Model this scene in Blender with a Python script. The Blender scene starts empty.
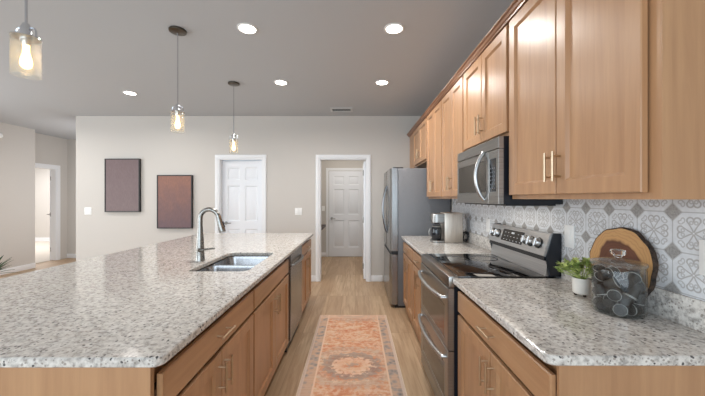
import bpy, bmesh, math, random
from math import sin, cos, pi, radians, sqrt, hypot
from mathutils import Vector, Matrix

random.seed(7)
S = bpy.context.scene
COL = S.collection

# ------------------------------------------------------------------ camera
cam_d = bpy.data.cameras.new('camera'); cam = bpy.data.objects.new('camera', cam_d); COL.objects.link(cam)
cam.location = (0, 0, 1.375); cam.rotation_euler = (radians(90), 0, 0)
cam_d.sensor_width = 36.0; cam_d.lens = 16.0
cam_d.shift_x = -3.0/705; cam_d.shift_y = 0.5/705
cam_d.clip_start = 0.05; cam_d.clip_end = 60
S.camera = cam

# ------------------------------------------------------------------ world, light, exposure
W = bpy.data.worlds.new('daylight'); S.world = W; W.use_nodes = True
W.node_tree.nodes['Background'].inputs[0].default_value = (0.66, 0.84, 1.0, 1)
W.node_tree.nodes['Background'].inputs[1].default_value = 0.85

def area(name, loc, rot, sx, sy, watts, color=(1, 1, 1), shape='RECTANGLE', spread=180):
    l = bpy.data.lights.new(name, 'AREA'); l.energy = watts; l.color = color
    l.shape = shape; l.size = sx
    if shape in ('RECTANGLE', 'ELLIPSE'): l.size_y = sy
    l.spread = radians(spread)
    o = bpy.data.objects.new(name, l); COL.objects.link(o)
    o.location = loc; o.rotation_euler = rot
    return o
area('assumed_rear_daylight', (-2.2, -2.9, 1.35), (radians(90), 0, 0), 6.5, 2.3, 140, (0.80, 0.91, 1.0))  # unseen lamp added at the open rear for daylight assumed behind the camera
area('great_room_fill', (-6.2, 1.6, 1.4), (0, radians(-90), 0), 2.2, 4.6, 125, (0.86, 0.94, 1.0))  # unseen lamp added in front of the solid left wall, no window there
area('hall_fill', (-0.2, 6.3, 2.70), (0, 0, 0), 0.4, 0.4, 15, (1, 0.96, 0.9))  # unseen lamp added at the ceiling to brighten the back hall
area('corridor_fill', (-4.66, 6.3, 1.5), (0, radians(90), 0), 1.8, 1.2, 16, (0.98, 0.98, 1.0))  # fill lamp added on the hidden corridor wall, no window there
area('bedroom_fill', (-9.2, 8.2, 2.6), (0, 0, 0), 2.0, 2.0, 120, (0.97, 0.98, 1.0))  # unseen ceiling panel added to brighten the bedroom, not a window

S.view_settings.view_transform = 'Standard'; S.view_settings.look = 'None'
S.view_settings.gamma = 1.0; S.view_settings.use_curve_mapping = False
S.view_settings.exposure = 0.12
S.cycles.use_denoising = True
S.cycles.max_bounces = 10; S.cycles.diffuse_bounces = 5; S.cycles.glossy_bounces = 5
S.cycles.transmission_bounces = 8; S.cycles.transparent_max_bounces = 16
S.cycles.sample_clamp_indirect = 6.0
S.cycles.caustics_reflective = False; S.cycles.caustics_refractive = False

# ------------------------------------------------------------------ material helpers
def lin(c):
    f = lambda v: v/12.92 if v <= 0.04045 else ((v+0.055)/1.055)**2.4
    return tuple(f(x/255.0) for x in c) + (1.0,)

class NT:
    def __init__(self, name):
        self.m = bpy.data.materials.new(name); self.m.use_nodes = True
        self.t = self.m.node_tree; self.n = self.t.nodes; self.n.clear()
        self.out = self.n.new('ShaderNodeOutputMaterial')
    def new(self, kind, **kw):
        x = self.n.new('ShaderNode' + kind)
        for k, v in kw.items(): setattr(x, k, v)
        return x
    def link(self, a, b): self.t.links.new(a, b)
    def setin(self, sock, v):
        if hasattr(v, 'is_output'): self.link(v, sock)
        else: sock.default_value = v
    def math(self, op, a, b=0.0, c=0.0, clamp=False):
        x = self.new('Math', operation=op, use_clamp=clamp)
        self.setin(x.inputs[0], a); self.setin(x.inputs[1], b); self.setin(x.inputs[2], c)
        return x.outputs[0]
    def pos(self):
        return self.new('TexCoord').outputs['Object']
    def wpos(self):
        return self.new('NewGeometry').outputs['Position']
    def sep(self, v):
        x = self.new('SeparateXYZ'); self.link(v, x.inputs[0]); return x.outputs
    def comb(self, a, b, c):
        x = self.new('CombineXYZ')
        for i, v in enumerate((a, b, c)): self.setin(x.inputs[i], v)
        return x.outputs[0]
    def scale(self, v, s):
        x = self.new('Mapping'); self.link(v, x.inputs[0]); x.inputs['Scale'].default_value = s; return x.outputs[0]
    def noise(self, v, scale, detail=2, rough=0.5, dist=0.0):
        x = self.new('TexNoise'); self.link(v, x.inputs['Vector'])
        x.inputs['Scale'].default_value = scale; x.inputs['Detail'].default_value = detail
        x.inputs['Roughness'].default_value = rough; x.inputs['Distortion'].default_value = dist
        return x.outputs[0]
    def voro(self, v, scale, feature='F1', rand=1.0):
        x = self.new('TexVoronoi', feature=feature); self.link(v, x.inputs['Vector'])
        x.inputs['Scale'].default_value = scale; x.inputs['Randomness'].default_value = rand
        return x.outputs
    def ramp(self, f, stops, mode='LINEAR'):
        x = self.new('ValToRGB'); self.setin(x.inputs[0], f); r = x.color_ramp; r.interpolation = mode
        while len(r.elements) < len(stops): r.elements.new(0.5)
        for e, (p, c) in zip(r.elements, stops):
            e.position = p; e.color = c if len(c) == 4 else tuple(c) + (1,)
        return x.outputs[0]
    def mix(self, f, a, b, mode='MIX'):
        x = self.new('Mix', data_type='RGBA', blend_type=mode)
        self.setin(x.inputs[0], f); self.setin(x.inputs[6], a); self.setin(x.inputs[7], b)
        return x.outputs[2]
    def band(self, d, lo, hi):
        """1 where d < lo, 0 above hi"""
        x = self.new('MapRange', clamp=True)
        self.setin(x.inputs[0], d); x.inputs[1].default_value = lo; x.inputs[2].default_value = hi
        x.inputs[3].default_value = 1.0; x.inputs[4].default_value = 0.0
        return x.outputs[0]
    def bsdf(self, color, rough=0.5, metal=0.0, **kw):
        b = self.new('BsdfPrincipled')
        self.setin(b.inputs['Base Color'], color); self.setin(b.inputs['Roughness'], rough)
        self.setin(b.inputs['Metallic'], metal)
        for k, v in kw.items(): self.setin(b.inputs[k.replace('_', ' ')], v)
        self.link(b.outputs[0], self.out.inputs[0])
        self.b = b
        return b
    def bump(self, h, strength=0.2, dist=0.002):
        x = self.new('Bump'); self.link(h, x.inputs['Height'])
        x.inputs['Strength'].default_value = strength; x.inputs['Distance'].default_value = dist
        self.link(x.outputs[0], self.b.inputs['Normal'])

def plain(name, rgb, rough=0.5, metal=0.0, var=0.04, scale=30, **kw):
    t = NT(name); p = t.pos(); n = t.noise(p, scale, 2)
    c = lin(rgb)
    lo = tuple(x*(1-var) for x in c[:3]) + (1,); hi = tuple(min(1, x*(1+var)) for x in c[:3]) + (1,)
    t.bsdf(t.ramp(n, [(0.3, lo), (0.7, hi)]), rough, metal, **kw)
    return t.m

def emit(name, rgb, strength):
    t = NT(name); e = t.new('Emission'); e.inputs[0].default_value = lin(rgb); e.inputs[1].default_value = strength
    t.link(e.outputs[0], t.out.inputs[0]); return t.m

def steel(name, rgb, rough=0.28, axis=(3, 3, 260)):
    t = NT(name); p = t.scale(t.pos(), axis); n = t.noise(p, 1.0, 3)
    c = lin(rgb)
    col = t.ramp(n, [(0.3, tuple(x*0.86 for x in c[:3])+(1,)), (0.7, tuple(min(1, x*1.08) for x in c[:3])+(1,))])
    r = t.math('MULTIPLY_ADD', n, 0.14, rough-0.07)
    t.bsdf(col, r, 1.0); return t.m

def wood_cab(name, a, b, horizontal=False):
    t = NT(name); p = t.wpos()
    s = (26, 1.6, 26) if horizontal else (26, 26, 1.6)
    n = t.noise(t.scale(p, s), 1.0, 5, 0.62, 0.4)
    n2 = t.noise(t.scale(p, (2.5, 2.5, 0.9)), 1.0, 3, 0.5)
    f = t.math('ADD', t.math('MULTIPLY', n, 0.6), t.math('MULTIPLY', n2, 0.4))
    col = t.ramp(f, [(0.34, lin(a)), (0.64, lin(b))])
    t.bsdf(col, 0.36, 0.0, Specular_IOR_Level=0.5, Coat_Weight=0.25, Coat_Roughness=0.28)
    t.bump(n, 0.05, 0.001)
    return t.m

def glass(name, tint=(1, 1, 1), milk=0.0, rough=0.02, bump=0.0, ior=1.45):
    """thin clear glass: transparent + fresnel gloss (+ a little scatter for seeded glass)"""
    t = NT(name)
    tr = t.new('BsdfTransparent'); tr.inputs[0].default_value = tuple(tint)+(1,)
    gl = t.new('BsdfGlossy'); gl.inputs['Roughness'].default_value = rough
    lw = t.new('LayerWeight'); lw.inputs[0].default_value = 0.5
    fr = t.math('MULTIPLY_ADD', t.math('POWER', lw.outputs['Facing'], 4.0), 0.75, 0.06)
    mx = t.new('MixShader'); t.link(fr, mx.inputs[0]); t.link(tr.outputs[0], mx.inputs[1]); t.link(gl.outputs[0], mx.inputs[2])
    last = mx.outputs[0]
    if milk:
        n = t.noise(t.pos(), 160, 3)
        f = t.math('MULTIPLY', t.ramp(n, [(0.35, (0.5, 0.5, 0.5)), (0.7, (1, 1, 1))]), milk)
        tl = t.new('BsdfTranslucent'); tl.inputs[0].default_value = (0.95, 0.93, 0.88, 1)
        m2 = t.new('MixShader'); t.setin(m2.inputs[0], f); t.link(last, m2.inputs[1]); t.link(tl.outputs[0], m2.inputs[2])
        last = m2.outputs[0]
    if bump:
        n = t.noise(t.pos(), 90, 2); b = t.new('Bump'); t.link(n, b.inputs['Height'])
        b.inputs['Strength'].default_value = bump; b.inputs['Distance'].default_value = 0.003
        t.link(b.outputs[0], gl.inputs['Normal'])
    t.link(last, t.out.inputs[0])
    return t.m

def mat_granite():
    t = NT('speckled_granite'); p = t.wpos()
    n1 = t.noise(p, 55, 4, 0.6, 0.2); n2 = t.noise(p, 120, 3, 0.55); n3 = t.noise(p, 9, 3, 0.6)
    base = t.ramp(n1, [(0.36, lin((160, 155, 150))), (0.47, lin((200, 195, 189))), (0.62, lin((224, 220, 214)))])
    base = t.mix(t.ramp(n3, [(0.4, (0, 0, 0)), (0.7, (0.3, 0.3, 0.3))]), base, lin((204, 194, 183)))
    warp = t.noise(p, 80, 2)
    # brown-grey flecks
    v = t.voro(p, 80)
    fl = t.math('MULTIPLY', t.band(t.math('ADD', v[0], t.math('MULTIPLY', warp, 0.5)), 0.50, 0.58), t.band(t.sep(v[1])[1], 0.42, 0.46))
    base = t.mix(t.math('MULTIPLY', fl, 0.7), base, lin((134, 124, 116)))
    # dark flecks
    v2 = t.voro(p, 62)
    d = t.math('ADD', v2[0], t.math('MULTIPLY', warp, 0.55))
    fd = t.math('MULTIPLY', t.band(d, 0.50, 0.55), t.band(t.sep(v2[1])[0], 0.30, 0.32))
    base = t.mix(t.math('MULTIPLY', fd, 0.9), base, lin((62, 58, 60)))
    base = t.mix(t.math('MULTIPLY', t.band(n2, 0.33, 0.37), 0.5), base, lin((120, 112, 108)))
    t.bsdf(base, 0.11, 0.0, Specular_IOR_Level=0.5)
    return t.m

def mat_floor():
    t = NT('oak_plank_floor'); p = t.wpos(); s = t.sep(p)
    v = t.comb(s[1], s[0], 0.0)
    br = t.new('TexBrick'); t.link(v, br.inputs['Vector'])
    br.offset = 0.37; br.offset_frequency = 1; br.squash = 1.0
    br.inputs['Color1'].default_value = (0, 0, 0, 1); br.inputs['Color2'].default_value = (1, 1, 1, 1); br.inputs['Mortar'].default_value = (0.5, 0.5, 0.5, 1)
    br.inputs['Scale'].default_value = 1.0; br.inputs['Mortar Size'].default_value = 0.0012
    br.inputs['Brick Width'].default_value = 1.22; br.inputs['Row Height'].default_value = 0.18
    plank = t.ramp(br.outputs[0], [(0, lin((176, 148, 118))), (0.5, lin((192, 164, 133))), (1, lin((206, 179, 147)))])
    off = t.math('MULTIPLY', t.sep(br.outputs[0])[0], 9.0)
    gv = t.comb(t.math('MULTIPLY', s[0], 30), t.math('MULTIPLY', s[1], 2.0), off)
    g = t.noise(gv, 1.0, 5, 0.62, 0.6)
    g2 = t.noise(t.comb(t.math('MULTIPLY', s[0], 7), t.math('MULTIPLY', s[1], 1.1), off), 1.0, 3, 0.5, 0.8)
    c = t.mix(t.ramp(g, [(0.36, (0.75, 0.75, 0.75)), (0.58, (0, 0, 0))]), plank, lin((156, 126, 97)))
    c = t.mix(t.ramp(g2, [(0.42, (0.5, 0.5, 0.5)), (0.6, (0, 0, 0))]), c, lin((168, 137, 106)))
    c = t.mix(t.math('MULTIPLY', br.outputs[1], 0.6), c, lin((96, 76, 58)))
    t.bsdf(c, 0.42, 0.0, Specular_IOR_Level=0.4)
    t.bump(g, 0.06, 0.001)
    return t.m

TILE = 0.149
def mat_tile():
    """clipped-corner tiles with grey diamonds at the corners and heart-loop ornament"""
    t = NT('patterned_tile'); s = t.sep(t.wpos())
    def cell(x, o):
        a = t.math('DIVIDE', t.math('SUBTRACT', x, o), TILE)
        f = t.math('FRACT', t.math('ADD', a, 50.0))
        return t.math('SUBTRACT', t.math('MULTIPLY', f, 2.0), 1.0)   # -1..1, corners at diamonds
    u = t.math('ABSOLUTE', cell(s[1], 1.188)); v = t.math('ABSOLUTE', cell(s[2], 1.3246))
    mx = t.math('MAXIMUM', u, v); mn = t.math('MINIMUM', u, v)      # folded: mx along the petal axis
    man = t.math('ADD', t.math('SUBTRACT', 1.0, u), t.math('SUBTRACT', 1.0, v))
    def dist(a, b, ca, cb, sa=1.0, sb=1.0):
        dx = t.math('MULTIPLY', t.math('SUBTRACT', a, ca), sa); dy = t.math('MULTIPLY', t.math('SUBTRACT', b, cb), sb)
        return t.math('SQRT', t.math('ADD', t.math('MULTIPLY', dx, dx), t.math('MULTIPLY', dy, dy)))
    def ring(d, r, w): return t.band(t.math('ABSOLUTE', t.math('SUBTRACT', d, r)), w*0.55, w*1.3)
    # heart: two lobes at the outer end, sides narrowing to the centre
    lobe = t.math('MULTIPLY', ring(dist(mx, mn, 0.60, 0.155), 0.155, 0.04), t.band(t.math('SUBTRACT', 1.0, mx), 0.46, 0.50))
    sx = t.math('DIVIDE', mx, 0.56)
    side = t.math('ABSOLUTE', t.math('SUBTRACT', mn, t.math('MULTIPLY', t.math('POWER', sx, 1.3), 0.305)))
    lim = t.math('MULTIPLY', t.band(mx, 0.54, 0.58), t.math('GREATER_THAN', mx, 0.04))
    lines = t.math('MAXIMUM', lobe, t.math('MULTIPLY', t.band(side, 0.022, 0.05), lim))
    # small inner curl and a leaf on the diagonal
    lines = t.math('MAXIMUM', lines, t.math('MULTIPLY', ring(dist(mx, mn, 0.50, 0.11), 0.075, 0.034), 0.75))
    lines = t.math('MAXIMUM', lines, t.math('MULTIPLY', ring(dist(mx, mn, 0.60, 0.50, 1.0, 1.3), 0.115, 0.036), 0.8))
    inside = t.math('GREATER_THAN', man, 0.5)
    lines = t.math('MULTIPLY', lines, inside)
    frame = t.math('MULTIPLY', t.band(t.math('ABSOLUTE', t.math('SUBTRACT', man, 0.48)), 0.015, 0.035), 0.6)
    grout = t.math('MULTIPLY', t.band(t.math('SUBTRACT', 1.0, mx), 0.018, 0.035), t.math('GREATER_THAN', man, 0.44))
    mott = t.noise(t.wpos(), 35, 4, 0.6)
    base = t.ramp(mott, [(0.3, lin((212, 214, 217))), (0.7, lin((230, 232, 235)))])
    dia = t.ramp(t.noise(t.wpos(), 120, 3, 0.6), [(0.3, lin((138, 136, 134))), (0.7, lin((176, 173, 170)))])
    c = t.mix(t.math('MULTIPLY', lines, 0.75), base, lin((160, 155, 151)))
    c = t.mix(t.band(man, 0.43, 0.46), c, dia)
    c = t.mix(frame, c, lin((178, 176, 173)))
    c = t.mix(t.math('MULTIPLY', grout, 0.7), c, lin((164, 162, 160)))
    t.bsdf(c, 0.32, 0.0)
    return t.m

RUG = (-0.415, 0.36, 1.24, 3.68)
def mat_rug():
    t = NT('faded_oriental_rug'); s = t.sep(t.wpos())
    cx = (RUG[0]+RUG[1])/2
    u = t.math('ABSOLUTE', t.math('SUBTRACT', s[0], cx)); y = s[1]
    hw = (RUG[1]-RUG[0])/2
    p = t.wpos()
    nf = t.noise(p, 90, 3, 0.7); nm = t.noise(p, 28, 4, 0.65); nl = t.noise(t.scale(p, (5.0, 13.0, 1)), 1.0, 5, 0.65)
    # central field: terracotta and cream, worn in cross bands
    field = t.ramp(nl, [(0.36, lin((220, 190, 160))), (0.48, lin((208, 146, 106))), (0.62, lin((198, 116, 74)))])
    field = t.mix(t.ramp(nm, [(0.42, (0.65, 0.65, 0.65)), (0.56, (0, 0, 0))]), field, lin((226, 196, 170)))
    # medallions, every 1.22 m from y = 2.57
    q = t.math('SUBTRACT', t.math('PINGPONG', t.math('ADD', t.math('SUBTRACT', y, 2.57), 12.2), 0.61), 0.0)
    d = t.math('SQRT', t.math('ADD', t.math('MULTIPLY', t.math('MULTIPLY', u, u), 1.1), t.math('MULTIPLY', t.math('MULTIPLY', q, q), 1.5)))       # diamond
    wob = t.math('MULTIPLY', t.math('SUBTRACT', nm, 0.5), 0.26)
    d2 = t.math('ADD', d, wob)
    def ring(r, w): return t.band(t.math('ABSOLUTE', t.math('SUBTRACT', d2, r)), w*0.4, w)
    col = t.mix(t.math('MULTIPLY', ring(0.215, 0.06), 0.7), field, lin((128, 120, 116)))
    col = t.mix(t.math('MULTIPLY', ring(0.13, 0.05), 0.4), col, lin((232, 202, 176)))
    col = t.mix(t.math('MULTIPLY', t.band(d2, 0.02, 0.05), 0.7), col, lin((150, 130, 120)))
    col = t.mix(t.math('MULTIPLY', ring(0.34, 0.07), 0.35), col, lin((158, 146, 138)))
    # small grey motifs through the field
    v = t.voro(t.scale(p, (1, 1, 0.01)), 15)
    col = t.mix(t.math('MULTIPLY', t.math('MULTIPLY', t.band(v[0], 0.18, 0.30), t.math('GREATER_THAN', nm, 0.5)), 0.5), col, lin((140, 128, 122)))
    # side borders: blue-grey with rosettes, pale guard stripe
    vb = t.voro(t.scale(p, (1, 1, 0.01)), 20)
    bord = t.ramp(t.math('ADD', vb[0], t.math('MULTIPLY', nm, 0.4)), [(0.25, lin((112, 106, 106))), (0.5, lin((152, 142, 136))), (0.8, lin((194, 160, 136)))])
    edge = t.math('SUBTRACT', hw, u)
    ey = t.math('MINIMUM', t.math('SUBTRACT', RUG[3], y), t.math('SUBTRACT', y, RUG[2]))
    col = t.mix(t.band(edge, 0.112, 0.118), col, lin((224, 190, 162)))
    col = t.mix(t.band(edge, 0.098, 0.104), col, bord)
    col = t.mix(t.band(edge, 0.024, 0.03), col, lin((206, 184, 168)))
    col = t.mix(t.math('MULTIPLY', t.band(ey, 0.09, 0.12), 0.6), col, lin((222, 188, 162)))
    # worn weft lines
    w = t.noise(t.scale(p, (4, 120, 1)), 1.0, 2)
    col = t.mix(t.ramp(w, [(0.45, (0.16, 0.16, 0.16)), (0.6, (0, 0, 0))]), col, lin((226, 206, 188)))
    col = t.mix(t.ramp(nf, [(0.4, (0.16, 0.16, 0.16)), (0.6, (0, 0, 0))]), col, lin((188, 160, 144)))
    t.bsdf(col, 0.95, 0.0, Specular_IOR_Level=0.1)
    t.bump(nf, 0.4, 0.002)
    return t.m

def mat_art(name, top, bot, z0, z1):
    t = NT(name); p = t.wpos(); s = t.sep(p)
    f = t.math('DIVIDE', t.math('SUBTRACT', s[2], z0), z1-z0)
    weave = t.noise(t.scale(p, (160, 1, 20)), 1.0, 3)
    cl = t.noise(t.scale(p, (9, 1, 4)), 1.0, 4, 0.6)
    f2 = t.math('ADD', f, t.math('MULTIPLY', t.math('SUBTRACT', cl, 0.5), 0.9))
    c = t.ramp(f2, [(0.1, lin(bot)), (0.9, lin(top))])
    c = t.mix(t.ramp(weave, [(0.4, (0.3, 0.3, 0.3)), (0.65, (0, 0, 0))]), c, lin((78, 62, 62)))
    t.bsdf(c, 0.6, 0.0); return t.m

def mat_slab():
    t = NT('live_edge_end_grain'); p = t.pos(); s = t.sep(p)
    n = t.noise(p, 7, 3, 0.6)
    zz = t.math('SUBTRACT', s[2], 0.155)
    r = t.math('SQRT', t.math('ADD', t.math('MULTIPLY', s[1], s[1]), t.math('MULTIPLY', zz, zz)))
    rr = t.math('ADD', r, t.math('MULTIPLY', t.math('SUBTRACT', n, 0.5), 0.10))
    ring = t.math('SINE', t.math('MULTIPLY', rr, 420))
    sap = t.mix(t.ramp(ring, [(0.2, (0, 0, 0)), (1, (0.35, 0.35, 0.35))]), lin((206, 158, 104)), lin((168, 112, 66)))
    heart = t.mix(t.ramp(ring, [(0.2, (0, 0, 0)), (1, (0.5, 0.5, 0.5))]), lin((110, 66, 46)), lin((78, 46, 34)))
    sap = t.mix(t.ramp(n, [(0.5, (0, 0, 0)), (0.75, (0.6, 0.6, 0.6))]), sap, lin((222, 178, 124)))
    c = t.mix(t.band(rr, 0.098, 0.108), sap, heart)
    t.bsdf(c, 0.4, 0.0); return t.m

def mat_bark():
    t = NT('dark_bark'); p = t.pos(); n = t.noise(p, 60, 5, 0.7)
    t.bsdf(t.ramp(n, [(0.35, lin((24, 18, 15))), (0.7, lin((92, 72, 58)))]), 0.9); t.bump(n, 1.0, 0.01); return t.m

def mat_leaf(name, a, b, scale=40):
    t = NT(name); n = t.noise(t.wpos(), scale, 3)
    t.bsdf(t.ramp(n, [(0.35, lin(a)), (0.65, lin(b))]), 0.5, 0.0, Subsurface_Weight=0.0); return t.m

def mat_paint(name, rgb, rough=0.85, tex=0.05):
    t = NT(name); p = t.wpos(); n = t.noise(p, 140, 3); c = lin(rgb)
    t.bsdf(t.ramp(n, [(0.3, tuple(x*0.97 for x in c[:3])+(1,)), (0.7, c)]), rough, 0.0, Specular_IOR_Level=0.25)
    t.bump(n, tex, 0.002); return t.m

M = {}
M['ceiling'] = mat_paint('ceiling_paint', (190, 193, 197), 0.95, 0.12)
M['wall'] = mat_paint('greige_wall_paint', (203, 198, 192))
M['trim'] = mat_paint('white_trim_paint', (236, 237, 239), 0.45, 0.02)
M['door'] = mat_paint('white_door_paint', (232, 234, 238), 0.42, 0.02)
M['floor'] = mat_floor()
M['carpet'] = plain('pale_carpet', (206, 196, 184), 0.95, 0, 0.12, 180)
M['cab'] = wood_cab('maple_cabinet_wood', (164, 121, 86), (188, 145, 106))
M['cabh'] = wood_cab('maple_drawer_wood', (164, 121, 86), (188, 145, 106), True)
M['crown'] = wood_cab('maple_crown_wood', (120, 80, 54), (150, 104, 72), True)
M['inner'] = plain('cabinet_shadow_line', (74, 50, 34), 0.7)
M['granite'] = mat_granite()
M['tile'] = mat_tile()
M['rug'] = mat_rug()
M['rugedge'] = plain('rug_binding', (222, 204, 184), 0.95, 0, 0.1, 200)
M['gold'] = plain('champagne_bar_metal', (204, 182, 154), 0.36, 1.0)
M['nickel'] = steel('brushed_nickel', (150, 147, 142), 0.26, (40, 40, 40))
M['steel_bright'] = steel('satin_steel', (200, 200, 200), 0.34)
M['handle_steel'] = steel('dark_handle_steel', (120, 120, 122), 0.22)
M['chrome'] = plain('chrome_metal', (214, 216, 220), 0.1, 1.0)
M['bronze'] = plain('dark_canopy_metal', (96, 88, 78), 0.3, 1.0)
M['steel'] = steel('brushed_steel', (158, 156, 153), 0.30)
M['steelv'] = steel('brushed_steel_vertical', (160, 160, 160), 0.24, (240, 240, 3))
M['sink'] = steel('sink_steel', (176, 176, 178), 0.24, (60, 60, 8))
M['fridge_side'] = plain('grey_fridge_side_paint', (116, 118, 122), 0.45, 0.0, 0.02)
M['black'] = plain('black_plastic', (18, 19, 22), 0.35)
M['navy'] = plain('black_enamel_side', (22, 27, 36), 0.3)
M['blackglass'] = plain('black_glass', (14, 14, 15), 0.05, 0.0, 0.02, Specular_IOR_Level=0.8)
M['ovenglass'] = plain('smoked_oven_glass', (46, 44, 42), 0.08, 0.0, 0.02, Specular_IOR_Level=0.8)
M['burner'] = plain('burner_ring_print', (92, 92, 94), 0.15)
M['display'] = plain('black_display', (12, 13, 16), 0.12)
M['print'] = plain('pale_print', (198, 202, 206), 0.4)
M['keymark'] = plain('dim_key_print', (92, 96, 102), 0.4)
M['white'] = plain('white_plastic', (238, 238, 236), 0.4, 0, 0.02)
M['ceramic'] = plain('white_ceramic', (232, 228, 220), 0.35, 0, 0.03)
M['leaf'] = mat_leaf('succulent_leaf', (112, 138, 64), (204, 214, 132))
M['leafdark'] = mat_leaf('dark_leaf', (30, 52, 34), (78, 106, 74))
M['soil'] = plain('potting_soil', (56, 44, 36), 0.95, 0, 0.3, 120)
M['slab'] = mat_slab(); M['bark'] = mat_bark()
M['jar'] = glass('clear_jar_glass', (0.93, 0.95, 0.95), 0.0, 0.02)
t_ = NT('thick_lid_glass'); t_.bsdf((0.93, 0.96, 0.96, 1), 0.03, 0.0, Transmission_Weight=1.0, IOR=1.46); M['thickglass'] = t_.m
M['lidglass'] = glass('lid_glass', (0.93, 0.95, 0.95), 0.22, 0.03)
M['shade'] = glass('seeded_shade_glass', (0.97, 0.96, 0.93), 0.14, 0.06, 0.5)
M['bulb'] = emit('warm_bulb', (255, 216, 156), 6.5)
M['lamp'] = emit('recessed_led', (255, 248, 238), 14.0)
M['pod'] = plain('dark_pod_cup', (34, 29, 28), 0.5, 0, 0.1)
M['podlid'] = plain('pod_foil_rim', (170, 167, 163), 0.35, 0.2)
M['frame'] = plain('black_picture_frame', (28, 25, 26), 0.45)
M['art1'] = mat_art('mauve_canvas', (116, 96, 97), (126, 108, 108), 1.15, 2.05)
M['art2'] = mat_art('rust_and_mauve_canvas', (148, 104, 88), (112, 88, 92), 0.85, 1.78)
M['brew'] = steel('coffee_maker_steel', (214, 206, 196), 0.42, (200, 200, 3))
M['darkglass'] = plain('dark_coffee_glass', (26, 30, 36), 0.06, 0, 0.05, Specular_IOR_Level=0.7)
M['vent'] = plain('vent_white_metal', (206, 206, 206), 0.5)
M['ventdark'] = plain('vent_duct_dark', (30, 30, 32), 0.8)
M['shelf'] = plain('dark_shelf_wood', (64, 52, 46), 0.5, 0, 0.15)
M['terracotta'] = plain('grey_planter', (120, 114, 108), 0.7)

# ------------------------------------------------------------------ object helpers
def finish(bm, name, mat, parent=None, angle=35):
    bmesh.ops.remove_doubles(bm, verts=bm.verts, dist=1e-6)
    bmesh.ops.recalc_face_normals(bm, faces=bm.faces)
    me = bpy.data.meshes.new(name)
    o = bpy.data.objects.new(name, me); COL.objects.link(o)
    wl = Vector((0, 0, 0))
    if parent is not None:
        p = parent
        while p is not None: wl += p.location; p = p.parent
        o.parent = parent
    bmesh.ops.translate(bm, verts=bm.verts, vec=-wl)
    bm.to_mesh(me); bm.free()
    mats = mat if isinstance(mat, (list, tuple)) else [mat]
    for m in mats: me.materials.append(M[m] if isinstance(m, str) else m)
    me.shade_smooth(); me.set_sharp_from_angle(angle=radians(angle))
    return o

def root(name, label, cat, loc, group=None):
    o = bpy.data.objects.new(name, None); COL.objects.link(o); o.empty_display_size = 0.05
    o.location = loc; tag(o, label, cat, group); return o
def tag(o, label, cat, group=None):
    o['label'] = label; o['category'] = cat
    if group: o['group'] = group
    return o
def struct(o): o['kind'] = 'structure'; return o
def single(o, loc):
    """give a one-mesh thing its own origin"""
    o.data.transform(Matrix.Translation(-Vector(loc))); o.location = loc; return o

def box(bm, x0, x1, y0, y1, z0, z1, bev=0.0, seg=2):
    vs = [bm.verts.new((x, y, z)) for x in (x0, x1) for y in (y0, y1) for z in (z0, z1)]
    fs = [bm.faces.new([vs[i] for i in q]) for q in ((0, 1, 3, 2), (4, 6, 7, 5), (0, 4, 5, 1), (2, 3, 7, 6), (0, 2, 6, 4), (1, 5, 7, 3))]
    bmesh.ops.recalc_face_normals(bm, faces=fs)
    if bev:
        es = list({e for f in fs for e in f.edges})
        bmesh.ops.bevel(bm, geom=es, offset=bev, segments=seg, profile=0.5, affect='EDGES')
    return vs
def mbox(name, mat, parent, *a, **k):
    bm = bmesh.new(); box(bm, *a, **k); return finish(bm, name, mat, parent)

def tube(bm, pts, r, seg=10, closed=False):
    pts = [Vector(p) for p in pts]; n = len(pts); rings = []
    rs = r if isinstance(r, (list, tuple)) else [r]*n
    up = None
    for i, p in enumerate(pts):
        if closed: d = pts[(i+1) % n] - pts[i-1]
        else: d = pts[min(i+1, n-1)] - pts[max(i-1, 0)]
        d.normalize()
        if up is None:
            up = Vector((0, 0, 1)) if abs(d.z) < 0.9 else Vector((0, 1, 0))
        a = d.cross(up).normalized(); up = a.cross(d).normalized()
        rings.append([bm.verts.new(p + a*(rs[i]*cos(2*pi*k/seg)) + up*(rs[i]*sin(2*pi*k/seg))) for k in range(seg)])
    m = n if closed else n-1
    for i in range(m):
        A, B = rings[i], rings[(i+1) % n]
        for k in range(seg): bm.faces.new((A[k], A[(k+1) % seg], B[(k+1) % seg], B[k]))
    if not closed:
        bm.faces.new(rings[0]); bm.faces.new(list(reversed(rings[-1])))

def lathe(bm, prof, center=(0, 0, 0), seg=32, axis='Z', close=False):
    """prof: list of (r, h); axis Z up, X along +x, Y along +y"""
    c = Vector(center); rings = []
    for r, h in prof:
        if r < 1e-6: pt = [(0, 0, h)]
        else: pt = [(r*cos(2*pi*k/seg), r*sin(2*pi*k/seg), h) for k in range(seg)]
        out = []
        for (a, b, d) in pt:
            v = {'Z': (a, b, d), 'X': (d, a, b), 'Y': (a, d, b)}[axis]
            out.append(bm.verts.new(c + Vector(v)))
        rings.append(out)
    pairs = list(zip(rings[:-1], rings[1:]))
    if close: pairs.append((rings[-1], rings[0]))
    for A, B in pairs:
        if len(A) == 1 and len(B) == 1: continue
        for k in range(seg):
            if len(A) == 1: bm.faces.new((A[0], B[k], B[(k+1) % seg]))
            elif len(B) == 1: bm.faces.new((A[k], A[(k+1) % seg], B[0]))
            else: bm.faces.new((A[k], A[(k+1) % seg], B[(k+1) % seg], B[k]))

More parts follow.
